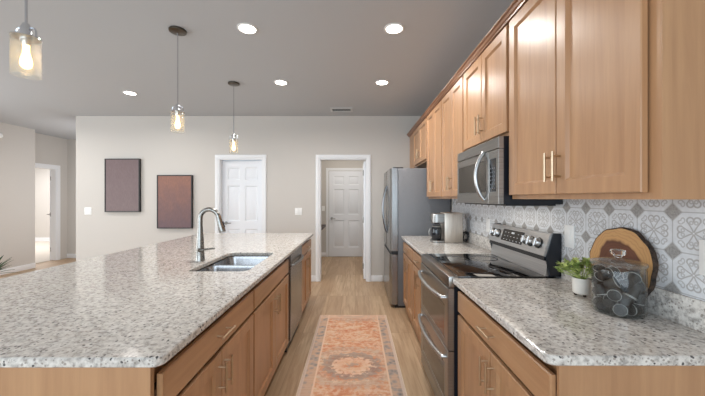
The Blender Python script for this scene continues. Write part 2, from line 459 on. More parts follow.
def grid_slab(bm, P, uc, vc, panels, T, depth=0.008, slope=0.012, raise_in=0.0, bev=0.003):
    """slab of thickness T with recessed panels. P maps (u, v, w). panels = set of (i, j) cells"""
    V = {}
    def vert(u, v, w):
        k = (round(u, 6), round(v, 6), round(w, 6))
        if k not in V: V[k] = bm.verts.new(P(u, v, w))
        return V[k]
    u0, u1, v0, v1 = uc[0], uc[-1], vc[0], vc[-1]
    fu = [u0+bev] + uc[1:-1] + [u1-bev]; fv = [v0+bev] + vc[1:-1] + [v1-bev]
    for i in range(len(fu)-1):
        for j in range(len(fv)-1):
            a, b, c, d = fu[i], fu[i+1], fv[j], fv[j+1]
            if (i, j) not in panels:
                bm.faces.new([vert(a, c, T), vert(b, c, T), vert(b, d, T), vert(a, d, T)])
            else:
                L = [[(a, c, T), (b, c, T), (b, d, T), (a, d, T)]]
                s = slope
                L.append([(a+s, c+s, T-depth), (b-s, c+s, T-depth), (b-s, d-s, T-depth), (a+s, d-s, T-depth)])
                if raise_in:
                    s2 = s+0.012; L.append([(a+s2, c+s2, T-depth), (b-s2, c+s2, T-depth), (b-s2, d-s2, T-depth), (a+s2, d-s2, T-depth)])
                    s3 = s2+raise_in; L.append([(a+s3, c+s3, T-0.002), (b-s3, c+s3, T-0.002), (b-s3, d-s3, T-0.002), (a+s3, d-s3, T-0.002)])
                for A, B in zip(L[:-1], L[1:]):
                    for k in range(4):
                        bm.faces.new([vert(*A[k]), vert(*A[(k+1) % 4]), vert(*B[(k+1) % 4]), vert(*B[k])])
                bm.faces.new([vert(*x) for x in L[-1]])
    # border of the front, edges, back
    bot = [(u, fv[0]) for u in fu]; rgt = [(fu[-1], v) for v in fv]; top = [(u, fv[-1]) for u in reversed(fu)]; lft = [(fu[0], v) for v in reversed(fv)]
    for chain, k in ((bot, 0), (rgt, 1), (top, 2), (lft, 3)):
        cs = [(u0, v0), (u1, v0), (u1, v1), (u0, v1)]
        a, b = cs[k], cs[(k+1) % 4]
        bm.faces.new([vert(*a, T-bev), vert(*b, T-bev)] + [vert(x[0], x[1], T) for x in reversed(chain)])
        bm.faces.new([vert(*a, 0), vert(*b, 0), vert(*b, T-bev), vert(*a, T-bev)])
    bm.faces.new([vert(u0, v0, 0), vert(u1, v0, 0), vert(u1, v1, 0), vert(u0, v1, 0)])

def sidemap(xf, sgn):
    """u = world y, v = world z, w = distance out from the plane x = xf towards sgn"""
    return lambda u, v, w: (xf + sgn*w, u, v)

def bar_handle(parent, P, u0, v0, u1, v1, base_w, out=0.032, r=0.0055):
    bm = bmesh.new()
    tube(bm, [P(u0, v0, base_w+out), P(u1, v1, base_w+out)], r, 10)
    for f in (0.16, 0.84):
        u = u0+(u1-u0)*f; v = v0+(v1-v0)*f
        tube(bm, [P(u, v, base_w-0.001), P(u, v, base_w+out)], r*0.8, 8)
    o = finish(bm, 'handle', 'gold', parent); return o

def door_panel(parent, P, u0, u1, v0, v1, name='door', T=0.02, fw=0.058):
    bm = bmesh.new()
    grid_slab(bm, P, [u0, u0+fw, u1-fw, u1], [v0, v0+fw, v1-fw, v1], {(1, 1)}, T, 0.012, 0.011)
    return finish(bm, name, 'cab', parent)
def drawer_front(parent, P, u0, u1, v0, v1, T=0.02):
    bm = bmesh.new(); grid_slab(bm, P, [u0, u1], [v0, v1], set(), T, bev=0.004)
    return finish(bm, 'drawer', 'cabh', parent)

HZ = 0.884   # top of base cabinets
CT = 0.914   # counter surface

# ------------------------------------------------------------------ the room
XL, XR, YB, ZC = -6.36, 1.21, 5.20, 2.743
o = mbox('floor', 'floor', None, -6.75, 1.4, -3.0, 10.2, -0.05, 0.0); struct(o)
o = mbox('ceiling', 'ceiling', None, -11.2, 1.4, -3.0, 10.2, ZC, ZC+0.08); struct(o)

def wall_y(name, x0, x1, y0, y1, z1, holes, mat='wall'):
    """wall facing -y, with holes (xa, xb, za, zb)"""
    xs = sorted({x0, x1} | {h[0] for h in holes} | {h[1] for h in holes})
    zs = sorted({0.0, z1} | {h[2] for h in holes} | {h[3] for h in holes})
    bm = bmesh.new(); V = {}
    def vt(x, y, z):
        k = (x, y, z)
        if k not in V: V[k] = bm.verts.new(k)
        return V[k]
    solid = {}
    for i in range(len(xs)-1):
        for j in range(len(zs)-1):
            mx, mz = (xs[i]+xs[i+1])/2, (zs[j]+zs[j+1])/2
            solid[i, j] = not any(h[0] < mx < h[1] and h[2] < mz < h[3] for h in holes)
    for (i, j), s in solid.items():
        if not s: continue
        a, b, c, d = xs[i], xs[i+1], zs[j], zs[j+1]
        bm.faces.new([vt(a, y0, c), vt(b, y0, c), vt(b, y0, d), vt(a, y0, d)])
        bm.faces.new([vt(a, y1, c), vt(a, y1, d), vt(b, y1, d), vt(b, y1, c)])
        if not solid.get((i-1, j)): bm.faces.new([vt(a, y0, c), vt(a, y0, d), vt(a, y1, d), vt(a, y1, c)])
        if not solid.get((i+1, j)): bm.faces.new([vt(b, y0, c), vt(b, y1, c), vt(b, y1, d), vt(b, y0, d)])
        if not solid.get((i, j-1)): bm.faces.new([vt(a, y0, c), vt(a, y1, c), vt(b, y1, c), vt(b, y0, c)])
        if not solid.get((i, j+1)): bm.faces.new([vt(a, y0, d), vt(b, y0, d), vt(b, y1, d), vt(a, y1, d)])
    return struct(finish(bm, name, mat))

CL = (-2.262, -1.543)       # closet door opening
DW = (-0.593, 0.188)        # doorway to the back hall
wall_y('wall_back', -4.64, XR+0.1, YB, YB+0.12, ZC, [(CL[0], CL[1], 0, 2.035), (DW[0], DW[1], 0, 2.035)])
struct(mbox('wall_right', 'wall', None, XR, XR+0.1, -3.0, YB, 0, ZC))
struct(mbox('wall_left', 'wall', None, -6.75, XL, -3.0, 6.22, 0, ZC))
# corridor beyond the great room, with the bedroom door in its left side
XH = -6.66
def wall_x_hole(name, x0, x1, y0, y1, z1, hole):
    o = wall_y(name, y0, y1, -x1, -x0, z1, [hole])     # build in (y, -x), then turn
    o.data.transform(Matrix(((0, -1, 0, 0), (1, 0, 0, 0), (0, 0, 1, 0), (0, 0, 0, 1)))); o.data.update(); return o
BD = (6.30, 6.98)
wall_x_hole('wall_corridor_left', XH-0.12, XH, 6.22, 7.24, ZC, (BD[0], BD[1], 0, 2.04))
struct(mbox('wall_corridor_end', 'wall', None, XH, -4.5, 7.24, 7.36, 0, ZC))
struct(mbox('wall_corridor_right', 'wall', None, -4.64, -4.52, YB+0.12, 7.24, 0, ZC))
# bedroom seen through the open door
struct(mbox('wall_bedroom_far', 'wall', None, -11.2, XH-0.12, 10.0, 10.1, 0, ZC))
struct(mbox('wall_bedroom_left', 'wall', None, -11.2, -11.1, 5.6, 10.0, 0, ZC))
struct(mbox('wall_bedroom_near', 'wall', None, -11.1, -6.75, 5.6, 5.7, 0, ZC))
struct(mbox('wall_bedroom_right', 'wall', None, XH-0.12, XH-0.02, 7.36, 10.0, 0, ZC))
struct(mbox('floor_bedroom', 'carpet', None, -11.1, XH-0.06, 5.7, 10.0, -0.02, 0.012))
struct(mbox('baseboard_bedroom', 'trim', None, -11.1, XH-0.12, 9.985, 10.0, 0.012, 0.13))
# back hall through the doorway
YF = 7.42
struct(mbox('wall_hall_end', 'wall', None, -0.97, 0.62, YF, YF+0.1, 0, ZC))
struct(mbox('wall_hall_left', 'wall', None, -0.97, -0.85, YB+0.12, YF, 0, ZC))
struct(mbox('wall_hall_right', 'wall', None, 0.5, 0.62, YB+0.12, YF, 0, ZC))

# baseboards
def baseboard(name, x0, x1, y0, y1, h=0.10):
    return struct(mbox(name, 'trim', None, x0, x1, y0, y1, 0.0, h, bev=0.004))
BT = 0.014
baseboard('baseboard_back', 0.256, 0.45, YB-BT, YB)
baseboard('baseboard_back_middle', CL[1]+0.068, DW[0]-0.068, YB-BT, YB)
baseboard('baseboard_back_left', -4.64, CL[0]-0.068, YB-BT, YB)
baseboard('baseboard_left', XL, XL+BT, -3.0, 6.22)
baseboard('baseboard_corridor_end', XH, -4.64, 7.24-BT, 7.24)
baseboard('baseboard_hall_end', -0.85, -0.70, YF-BT, YF)
baseboard('baseboard_hall_left', -0.85, -0.85+BT, YB+0.12, YF-BT)

def casing_y(name, x0, x1, y, z1, w=0.066, d=0.018):
    bm = bmesh.new()
    # one mitred frame, swept profile
    prof = [(0.0, 0.0), (0.0, d*0.7), (w*0.2, d*0.7), (w*0.3, d), (w*0.85, d), (w, d*0.6), (w, 0.0)]
    rings = []
    for (px, pz, sx, sz) in ((x0, 0.0, -1, 0), (x0, z1, -1, 1), (x1, z1, 1, 1), (x1, 0.0, 1, 0)):
        rings.append([bm.verts.new((px+sx*a, y-b, pz+sz*a)) for a, b in prof])
    for A, B in zip(rings[:-1], rings[1:]):
        for k in range(len(prof)-1): bm.faces.new((A[k], A[k+1], B[k+1], B[k]))
    for r in (rings[0], rings[-1]): bm.faces.new(r)
    for A, B in zip(rings[:-1], rings[1:]): bm.faces.new((A[0], B[0], B[-1], A[-1]))
    return struct(finish(bm, name, 'trim'))
def jamb_y(name, x0, x1, y0, y1, z1, t=0.014):
    bm = bmesh.new()
    P = [(x0, 0), (x0, z1), (x1, z1), (x1, 0), (x1-t, 0), (x1-t, z1-t), (x0+t, z1-t), (x0+t, 0)]
    A = [bm.verts.new((x, y0, z)) for x, z in P]; B = [bm.verts.new((x, y1, z)) for x, z in P]
    n = len(P)
    for k in range(n): bm.faces.new((A[k], A[(k+1) % n], B[(k+1) % n], B[k]))
    for r in (A, B):
        for q in ((0, 1, 6, 7), (1, 2, 5, 6), (2, 3, 4, 5)): bm.faces.new([r[i] for i in q])
    return struct(finish(bm, name, 'trim'))
casing_y('trim_1', CL[0], CL[1], YB, 2.035)
casing_y('trim_2', DW[0], DW[1], YB, 2.035)
jamb_y('trim_3', CL[0], CL[1], YB-0.001, YB+0.12, 2.035)
jamb_y('trim_4', DW[0], DW[1], YB-0.001, YB+0.12, 2.035)

def six_panel(name, P, w, h, T=0.035):
    bm = bmesh.new(); st = w*0.135; mid = w*0.13
    c = w/2
    us = [0, st, c-mid/2, c+mid/2, w-st, w]
    vs = [0, 0.22*h/2.03, 0.86*h/2.03, 1.0*h/2.03, 1.60*h/2.03, 1.70*h/2.03, 1.91*h/2.03, h]
    cells = {(i, j) for i in (1, 3) for j in (1, 3, 5)}
    grid_slab(bm, P, us, vs, cells, T, 0.010, 0.012, 0.02)
    return struct(finish(bm, name, 'door'))
def lever(parent, P, u, v, w, du, mat='nickel'):
    bm = bmesh.new()
    a, b = Vector(P(u, v, w-0.001)), Vector(P(u, v, w+0.012)); tube(bm, [a, b], 0.028, 20)
    tube(bm, [Vector(P(u, v, w+0.008)), Vector(P(u, v, w+0.05))], 0.009, 12)
    tube(bm, [Vector(P(u, v, w+0.05)), Vector(P(u+du*0.5, v, w+0.053)), Vector(P(u+du, v, w+0.048))], [0.010, 0.008, 0.007], 12)
    return finish(bm, 'door_handle', mat, parent)
def hinge(parent, P, u, v, w):
    bm = bmesh.new(); tube(bm, [Vector(P(u, v-0.045, w)), Vector(P(u, v+0.045, w))], 0.007, 10)
    return finish(bm, 'hinge', 'nickel', parent)

# closet door in the back wall, set deep in its jamb
Pc = lambda u, v, w: (CL[0]+0.016+u, YB+0.115-w, 0.008+v)
wC = CL[1]-CL[0]-0.032
d1 = six_panel('door_1', Pc, wC, 2.005)
lever(d1, Pc, 0.065, 0.955, 0.035, 0.10)
# end door of the back hall
FD = (-0.626, 0.19)
Pf = lambda u, v, w: (FD[0]+u, YF-0.002-w, 0.006+v)
d2 = six_panel('door_2', Pf, FD[1]-FD[0], 2.015, 0.03)
lever(d2, Pf, 0.065, 0.90, 0.03, 0.09)
for v in (0.22, 1.0, 1.80): hinge(d2, Pf, FD[1]-FD[0]+0.004, v, 0.034)
casing_y('trim_5', FD[0]-0.012, FD[1]+0.012, YF, 2.035, 0.06)
# the doorway's own door, swung open into the back hall
Po = lambda u, v, w: (DW[1]-0.016-0.036+0.036-w, YB+0.125+u, 0.008+v)
d3 = six_panel('door_3', Po, 0.77, 2.0)
for v in (0.22, 1.0, 1.80): hinge(d3, Po, -0.004, v, 0.041)
# bedroom door, open into the bedroom
ang = math.atan2(0.72, -0.69)
hx, hy = XH-0.13, BD[1]-0.02
du_ = Vector((cos(ang), sin(ang), 0)); dn_ = Vector((sin(ang), -cos(ang), 0))
def Pb(u, v, w):
    p = Vector((hx, hy, 0)) + du_*u - dn_*(w-0.035); return (p.x, p.y, 0.02+v)
d4 = six_panel('door_4', Pb, 0.66, 2.0)
for v in (0.22, 1.0, 1.80): hinge(d4, Pb, -0.005, v, 0.02)
lever(d4, Pb, 0.60, 0.98, 0.035, -0.10)
# bedroom door casing
bm = bmesh.new()
w_, t_ = 0.075, 0.016
for (y0, y1, z0, z1) in ((BD[0]-w_, BD[0], 0, 2.04+w_), (BD[1], BD[1]+w_, 0, 2.04+w_), (BD[0], BD[1], 2.04, 2.04+w_)):
    box(bm, XH, XH+t_, y0, y1, z0, z1)
struct(finish(bm, 'trim_6', 'trim'))
bm = bmesh.new()
for (y0, y1, z0, z1) in ((BD[0], BD[0]+0.015, 0, 2.04), (BD[1]-0.015, BD[1], 0, 2.04), (BD[0]+0.015, BD[1]-0.015, 2.025, 2.04)):
    box(bm, XH-0.12, XH, y0, y1, z0, z1)
struct(finish(bm, 'trim_7', 'trim'))

# ------------------------------------------------------------------ tile backsplash (set on the right wall)
o = mbox('tile_backsplash', 'tile', None, XR-0.008, XR-0.0008, 0.90, 3.88, 0.90, 1.40)
tag(single(o, (XR, 2.3, 0.9)), 'pale grey tile backsplash with clipped corners, grey diamonds and heart scrolls', 'backsplash')
XT = XR-0.008

# ------------------------------------------------------------------ base cabinets
def base_cabinet(name, label, sgn, y0, y1, deep_x, drawers, doors, group, pulls=True, open_top=False, toe=0.075, end=None, drawer_pulls=True):
    xf = sgn*0.601                       # face-frame plane; sgn>0 right run (faces -x)
    out = -sgn
    r = root(name, label, 'cabinet', (sgn*0.9, (y0+y1)/2, 0), group)
    bm = bmesh.new()
    xb_ = xf + sgn*0.026
    if open_top:
        t = 0.02
        for (xa, xb, ya, yb, za, zb) in ((deep_x, deep_x+t, y0, y1, 0.1, HZ), (xb_-t, xb_, y0, y1, 0.1, HZ), (deep_x+t, xb_-t, y0, y0+t, 0.1, HZ), (deep_x+t, xb_-t, y1-t, y1, 0.1, HZ), (deep_x+t, xb_-t, y0+t, y1-t, 0.1, 0.12)):
            box(bm, xa, xb, ya, yb, za, zb)
    else: box(bm, min(xb_, deep_x), max(xb_, deep_x), y0, y1, 0.10, HZ)
    finish(bm, 'body', 'cab', r)
    mbox('toe_kick', 'cab' if sgn > 0 else 'inner', r, min(xf+sgn*(toe-0.02), deep_x), max(xf+sgn*(toe-0.02), deep_x), y0, y1, 0.0, 0.10)  # island side: shade of the toe recess put into the dark colour
    P = sidemap(xf, out)
    mbox('filler_strip', 'inner', r, min(xf, xb_), max(xf, xb_), y0, y1, 0.78, 0.80)
    mbox('filler_strip', 'inner', r, min(xf, xb_), max(xf, xb_), y0, y1, 0.40, 0.42)
    g = 0.0025
    n = len(drawers)
    for (a, b) in drawers:
        d = drawer_front(r, P, a+g, b-g, 0.727, 0.845, 0.016)
        if drawer_pulls:
            c = (a+b)/2; bar_handle(d, P, c-0.064, 0.790, c+0.064, 0.790, 0.016)
    for (a, b, side) in doors:
        d = door_panel(r, P, a+g, b-g, 0.112, 0.709, T=0.016, fw=0.058 if b-a > 0.36 else 0.05)
        if pulls:
            yy = (b-0.030) if side > 0 else (a+0.030)
            bar_handle(d, P, yy, 0.545, yy, 0.673, 0.016)
    if end:
        box_y = end
        mbox('end_panel', 'cab', r, min(xf, deep_x), max(xf, deep_x), box_y, y0, 0.0, HZ)
    return r

IB = -1.72
GI = 'maple cabinets of the island'
base_cabinet('island_cabinet', 'maple island cabinet at the near end with one wide drawer and two doors', -1, 0.935, 1.807, IB,
             [(0.945, 1.800)], [(0.945, 1.3725, 1), (1.3725, 1.800, -1)], GI, end=0.918)
base_cabinet('island_cabinet', 'maple island cabinet under the sink with a false drawer front', -1, 1.811, 2.752, IB,
             [(1.818, 2.745)], [(1.818, 2.2815, 1), (2.2815, 2.745, -1)], GI, drawer_pulls=False, open_top=True)
base_cabinet('island_cabinet', 'narrow maple cabinet at the far end of the island past the dishwasher', -1, 3.374, 4.15, IB,
             [(3.385, 4.14)], [(3.385, 3.762, 1), (3.762, 4.14, -1)], GI)
GR = 'maple base cabinets along the right wall'
base_cabinet('base_cabinet', 'maple base cabinet with wide drawer under the near right counter', 1, 0.936, 1.805, XR-0.002,
             [(0.938, 1.797)], [(0.938, 1.3625, 1), (1.3625, 1.797, -1)], GR, end=0.924)
base_cabinet('base_cabinet', 'maple base cabinet directly beside the far side of the range', 1, 2.597, 3.205, XR-0.002,
             [(2.605, 3.200)], [(2.605, 2.9025, 1), (2.9025, 3.200, -1)], GR, toe=0.035)
base_cabinet('base_cabinet', 'maple base cabinet next to the refrigerator under the far counter', 1, 3.209, 3.86, XR-0.002,
             [(3.214, 3.845)], [(3.214, 3.5295, 1), (3.5295, 3.845, -1)], GR, toe=0.035)

# ------------------------------------------------------------------ dishwasher
r = root('dishwasher', 'stainless steel dishwasher with curved bar handle in the island', 'dishwasher', (-0.9, 3.06, 0))
mbox('body', 'black', r, -1.17, -0.606, 2.758, 3.368, 0.02, HZ-0.002)
P = sidemap(-0.604, 1)
bm = bmesh.new(); grid_slab(bm, P, [2.778, 3.364], [0.11, 0.762], set(), 0.030, bev=0.005); dd = finish(bm, 'door', 'steelv', r)
bm = bmesh.new(); grid_slab(bm, P, [2.778, 3.364], [0.766, 0.872], set(), 0.030, bev=0.005); finish(bm, 'control_panel', 'steelv', r)
bm = bmesh.new()
pts = [P(2.83, 0.775, 0.028)] + [P(2.83+0.48*k/10, 0.775, 0.028+0.045*sin(pi*(0.12+0.76*k/10))) for k in range(11)] + [P(3.31, 0.775, 0.028)]
tube(bm, pts, 0.011, 10); finish(bm, 'handle', 'steel', dd)
mbox('toe_kick', 'black', r, -1.1, -0.66, 2.76, 3.366, 0.0, 0.02)

# ------------------------------------------------------------------ countertops
def rounded_poly(pts, rad, seg=6):
    """pts counter-clockwise; rad per corner"""
    out = []; n = len(pts)
    for i, p in enumerate(pts):
        p = Vector(p); r = rad[i]
        if r <= 0: out.append(tuple(p)); continue
        a = (Vector(pts[i-1])-p).normalized(); b = (Vector(pts[(i+1) % n])-p).normalized()
        c = p + a*r + b*r
        for k in range(seg+1):
            th = k/seg*pi/2
            out.append(tuple(c - b*r*cos(th) - a*r*sin(th)))
    return out
def slab_poly(bm, outer, inner, z0, z1, bev=0.004):
    """flat slab with an optional hole, softened top edge"""
    def loop(pts, z): return [bm.verts.new((x, y, z)) for x, y in pts]
    def offset(pts, d):
        n = len(pts); res = []
        for i in range(n):
            p0, p1, p2 = Vector(pts[i-1]), Vector(pts[i]), Vector(pts[(i+1) % n])
            a = (p1-p0).normalized(); b = (p2-p1).normalized()
            na = Vector((-a.y, a.x)); nb = Vector((-b.y, b.x)); m = (na+nb)
            m = m/ max(0.3, m.length_squared) * 2 if m.length > 1e-6 else na
            res.append(tuple(p1 + m*d*1.0*(1.0)))
        return res
    def skin(A, B):
        n = len(A)
        for k in range(n): bm.faces.new((A[k], A[(k+1) % n], B[(k+1) % n], B[k]))
    tops, bots = [], []
    for pts, sg in ((outer, 1), (inner, -1)):
        if not pts: continue
        t0 = loop(offset(pts, bev*sg), z1); t1 = loop(pts, z1-bev); b1 = loop(pts, z0+bev); b0 = loop(offset(pts, bev*sg), z0)
        skin(t0, t1); skin(t1, b1); skin(b1, b0); tops.append(t0); bots.append(b0)
    for L in (tops, bots):
        es = []
        for lp in L:
            for k in range(len(lp)):
                e = bm.edges.get((lp[k], lp[(k+1) % len(lp)])) or bm.edges.new((lp[k], lp[(k+1) % len(lp)]))
                es.append(e)
        if len(L) == 1: bm.faces.new(L[0])
        else: bmesh.ops.triangle_fill(bm, use_beauty=True, use_dissolve=False, edges=es)

SX0, SX1, SY0, SY1 = -1.075, -0.690, 1.985, 2.675
island = rounded_poly([(-2.05, 0.905), (-0.562, 0.905), (-0.562, 4.19), (-2.05, 4.19)], [0.03, 0.035, 0.02, 0.02])
hole = rounded_poly([(SX0, SY0), (SX1, SY0), (SX1, SY1), (SX0, SY1)], [0.05]*4)
bm = bmesh.new(); slab_poly(bm, island, hole, HZ, CT, 0.004)
o = finish(bm, 'island_countertop', 'granite'); tag(single(o, (-1.3, 2.55, HZ)), 'large speckled pale granite countertop on the kitchen island', 'countertop')

def right_counter(name, label, ulabel, y0, y1, rad):
    pts = rounded_poly([(0.562, y0), (XT-0.001, y0), (XT-0.001, y1), (0.562, y1)], rad)
    bm = bmesh.new(); slab_poly(bm, pts, None, HZ, CT, 0.004); r = finish(bm, name, 'granite'); tag(single(r, (0.88, (y0+y1)/2, HZ)), label, 'countertop', 'granite counters along the right wall')
    u = mbox('granite_upstand', 'granite', None, XT-0.013, XT-0.001, y0, y1, CT+0.0003, 1.022, bev=0.002)
    tag(single(u, (XT, (y0+y1)/2, CT)), ulabel, 'upstand', 'granite upstands against the tile')
right_counter('countertop', 'speckled granite countertop holding the glass jar and the small plant', 'low granite upstand behind the glass jar and round wood slab', 0.915, 1.812, [0.03, 0, 0, 0.004])
right_counter('countertop', 'speckled granite countertop between range and refrigerator under the coffee maker', 'low granite upstand behind the coffee maker', 2.592, 3.87, [0.004, 0, 0, 0.004])

# ------------------------------------------------------------------ sink and faucet
r = root('kitchen_sink', 'stainless steel double bowl undermount sink in the island countertop', 'sink', ((SX0+SX1)/2, (SY0+SY1)/2, HZ-0.2))
def bowl(bm, x0, x1, y0, y1, zt, zb):
    L = []
    for ins, z, rad in ((-0.012, zt, 0.055), (0.0, zt, 0.05), (0.004, zt-0.02, 0.05), (0.012, zb+0.04, 0.06), (0.035, zb+0.004, 0.06), (0.09, zb, 0.05)):
        pts = rounded_poly([(x0+ins, y0+ins), (x1-ins, y0+ins), (x1-ins, y1-ins), (x0+ins, y1-ins)], [rad]*4, 6)
        L.append([bm.verts.new((x, y, z)) for x, y in pts])
    for A, B in zip(L[:-1], L[1:]):
        n = len(A)
        for k in range(n): bm.faces.new((A[k], A[(k+1) % n], B[(k+1) % n], B[k]))
    bm.faces.new(L[-1])
ym = SY0 + 0.33
for (a, b) in ((SY0+0.006, ym-0.012), (ym+0.012, SY1-0.006)):
    bm = bmesh.new(); bowl(bm, SX0+0.006, SX1-0.006, a, b, HZ-0.001 if False else HZ-0.004, 0.69)
    ob = finish(bm, 'bowl', 'sink', r)
    md = ob.modifiers.new('thickness', 'SOLIDIFY'); md.thickness = 0.0015; md.offset = 1
    bm = bmesh.new(); lathe(bm, [(0, 0.002), (0.03, 0.002), (0.042, 0.005), (0.044, 0.0)], ((SX0+SX1)/2, (a+b)/2, 0.6915), 24)
    finish(bm, 'drain', 'chrome', ob)
mbox('divider', 'sink', r, SX0+0.004, SX1-0.004, ym-0.010, ym+0.010, 0.80, HZ-0.003, bev=0.006)

FX, FY = -1.151, 2.322
r = root('kitchen_faucet', 'brushed nickel gooseneck faucet standing behind the island sink', 'faucet', (FX, FY, CT))
bm = bmesh.new(); lathe(bm, [(0, 0), (0.034, 0), (0.034, 0.006), (0.031, 0.014), (0.030, 0.05), (0.028, 0.10), (0.024, 0.17), (0.0195, 0.22), (0.018, 0.25), (0, 0.25)], (FX, FY, CT), 28)
finish(bm, 'base', 'nickel', r)
bm = bmesh.new()
R = 0.068; pts = [(FX, FY, CT+0.235), (FX, FY, CT+0.27), (FX, FY, CT+0.305)]
for k in range(1, 15):
    th = pi - k/14*(pi*0.90); pts.append((FX+R+R*cos(th), FY, CT+0.312+R*sin(th)))
tube(bm, pts, 0.017, 16); finish(bm, 'spout', 'nickel', r)
ex, ez = pts[-1][0], pts[-1][2]; dx, dz = 0.31*0.34, -0.95*0.34
bm = bmesh.new()
dv = Vector((0.27, 0, -0.963))
p0 = Vector((ex, FY, ez)) - dv*0.004
tube(bm, [p0, p0+dv*0.035, p0+dv*0.07, p0+dv*0.120, p0+dv*0.130], [0.018, 0.019, 0.021, 0.024, 0.022], 18)
sh = finish(bm, 'spray_head', 'nickel', r)
bm = bmesh.new(); q = p0+dv*0.075 + Vector((0.0205, 0, 0.004)); tube(bm, [q-dv*0.022, q+dv*0.022], 0.007, 10); finish(bm, 'button', 'black', sh)
bm = bmesh.new(); tube(bm, [(FX, FY-0.02, CT+0.083), (FX+0.02, FY-0.045, CT+0.083)], 0.014, 14)
tube(bm, [(FX+0.018, FY-0.042, CT+0.083), (FX+0.070, FY-0.05, CT+0.092), (FX+0.130, FY-0.05, CT+0.100)], [0.010, 0.007, 0.006], 10)
finish(bm, 'lever', 'nickel', r)

# ------------------------------------------------------------------ upper cabinets
UT = 2.395
UF = 0.90     # carcass face plane; doors stand 20 mm proud
def upper_cabinet(name, label, y0, y1, z0, doors, group, z1=UT, dz0=None, pull='bottom', extra=None):
    r = root(name, label, 'cabinet', (1.05, (y0+y1)/2, z0), group)
    mbox('body', 'cab', r, UF, XT-0.0005 if z0 < 1.5 else XR-0.0005, y0, y1, z0, z1)
    P = sidemap(UF-0.007, -1)
    b0 = z0+0.022 if dz0 is None else dz0
    for (a, b, side) in doors:
        d = door_panel(r, P, a+0.003, b-0.003, b0, z1-0.016, fw=0.058 if b-a > 0.36 else 0.052)
        if pull:
            yy = (b-0.028) if side > 0 else (a+0.028)
            bar_handle(d, P, yy, b0+0.055, yy, b0+0.183, 0.02)
    if extra: extra(r)
    return r
GU = 'maple wall cabinets along the right wall'
upper_cabinet('wall_cabinet', 'maple wall cabinet with two tall doors nearest the camera', 0.919, 1.797, 1.372, [(0.955, 1.3665, 1), (1.3665, 1.787, -1)], GU)
upper_cabinet('wall_cabinet', 'short maple wall cabinet with two doors right above the microwave', 1.801, 2.548, 1.742, [(1.812, 2.176, 1), (2.176, 2.540, -1)], GU)
upper_cabinet('wall_cabinet', 'maple wall cabinet above the coffee maker, just past the microwave', 2.552, 3.19, 1.372, [(2.560, 2.872, 1), (2.872, 3.184, -1)], GU)
upper_cabinet('wall_cabinet', 'tall narrow maple wall cabinet beside the refrigerator cabinet', 3.194, 3.858, 1.372, [(3.205, 3.526, 1), (3.526, 3.848, -1)], GU)
upper_cabinet('wall_cabinet', 'short maple wall cabinet mounted over the refrigerator by the back wall', 3.862, 5.196, 1.845, [(3.875, 4.30, 1), (4.30, 4.73, -1)], GU)
bm = bmesh.new()
prof = [(0.903, UT), (0.876, UT), (0.874, UT+0.010), (0.866, UT+0.014), (0.860, UT+0.030), (0.850, UT+0.034), (0.850, UT+0.044), (0.903, UT+0.044)]
A = [bm.verts.new((x, 0.900, z)) for x, z in prof]; B = [bm.verts.new((x, 5.198, z)) for x, z in prof]
for k in range(len(prof)): bm.faces.new((A[k], A[(k+1) % 8], B[(k+1) % 8], B[k]))
bm.faces.new(A); bm.faces.new(B)
o = finish(bm, 'crown_moulding', 'crown', None, 20); tag(single(o, (0.87, 3.0, UT)), 'darker maple crown moulding along the tops of the wall cabinets', 'moulding')

# ------------------------------------------------------------------ refrigerator
r = root('refrigerator', 'stainless french door refrigerator with grey side at end of the right run', 'refrigerator', (0.83, 4.38, 0))
FY0, FY1 = 3.925, 4.835
mbox('body', 'fridge_side', r, 0.535, 1.19, FY0, FY1, 0.03, 1.755, bev=0.004)
mbox('base_grille', 'black', r, 0.50, 1.15, FY0+0.02, FY1-0.02, 0.0, 0.03)
P = sidemap(0.528, -1)
ymid = (FY0+FY1)/2
def fdoor(y0, y1, z0, z1, name):
    bm = bmesh.new()
    # gently bowed front with rounded outer edges
    n = 14; T = 0.092; front = []
    for k in range(n+1):
        f = k/n; e = min(f, 1-f)*(y1-y0)
        w = T - (0.022*(1-min(1, e/0.03))**2)
        front.append((y0+(y1-y0)*f, w))
    loopz = []
    for z in (z0, z1):
        loopz.append([bm.verts.new(P(y0, z, 0))] + [bm.verts.new(P(u, z, w)) for u, w in front] + [bm.verts.new(P(y1, z, 0))])
    m = len(loopz[0])
    for k in range(m): bm.faces.new((loopz[0][k], loopz[0][(k+1) % m], loopz[1][(k+1) % m], loopz[1][k]))
    bm.faces.new(loopz[0]); bm.faces.new(loopz[1])
    return finish(bm, name, 'steelv', r)
for (a, b, s) in ((FY0, ymid-0.003, 1), (ymid+0.003, FY1, -1)):
    d = fdoor(a, b, 0.715, 1.755, 'door')
    yh = ymid - s*0.05
    bm = bmesh.new()
    pts = [P(yh, 0.90+0.66*k/16, 0.088+0.058*sin(pi*k/16)**0.8) for k in range(17)]
    tube(bm, pts, 0.011, 10); finish(bm, 'handle', 'handle_steel', d)
fdoor(FY0, FY1, 0.045, 0.672, 'freezer_drawer')
mbox('door_gap', 'black', r, 0.450, 0.534, FY0+0.012, FY1-0.012, 0.672, 0.715)
for (a, b) in ((FY0+0.01, FY0+0.09), (FY1-0.09, FY1-0.01)):
    mbox('hinge_cover', 'black', r, 0.47, 0.60, a, b, 1.7555, 1.768, bev=0.003)

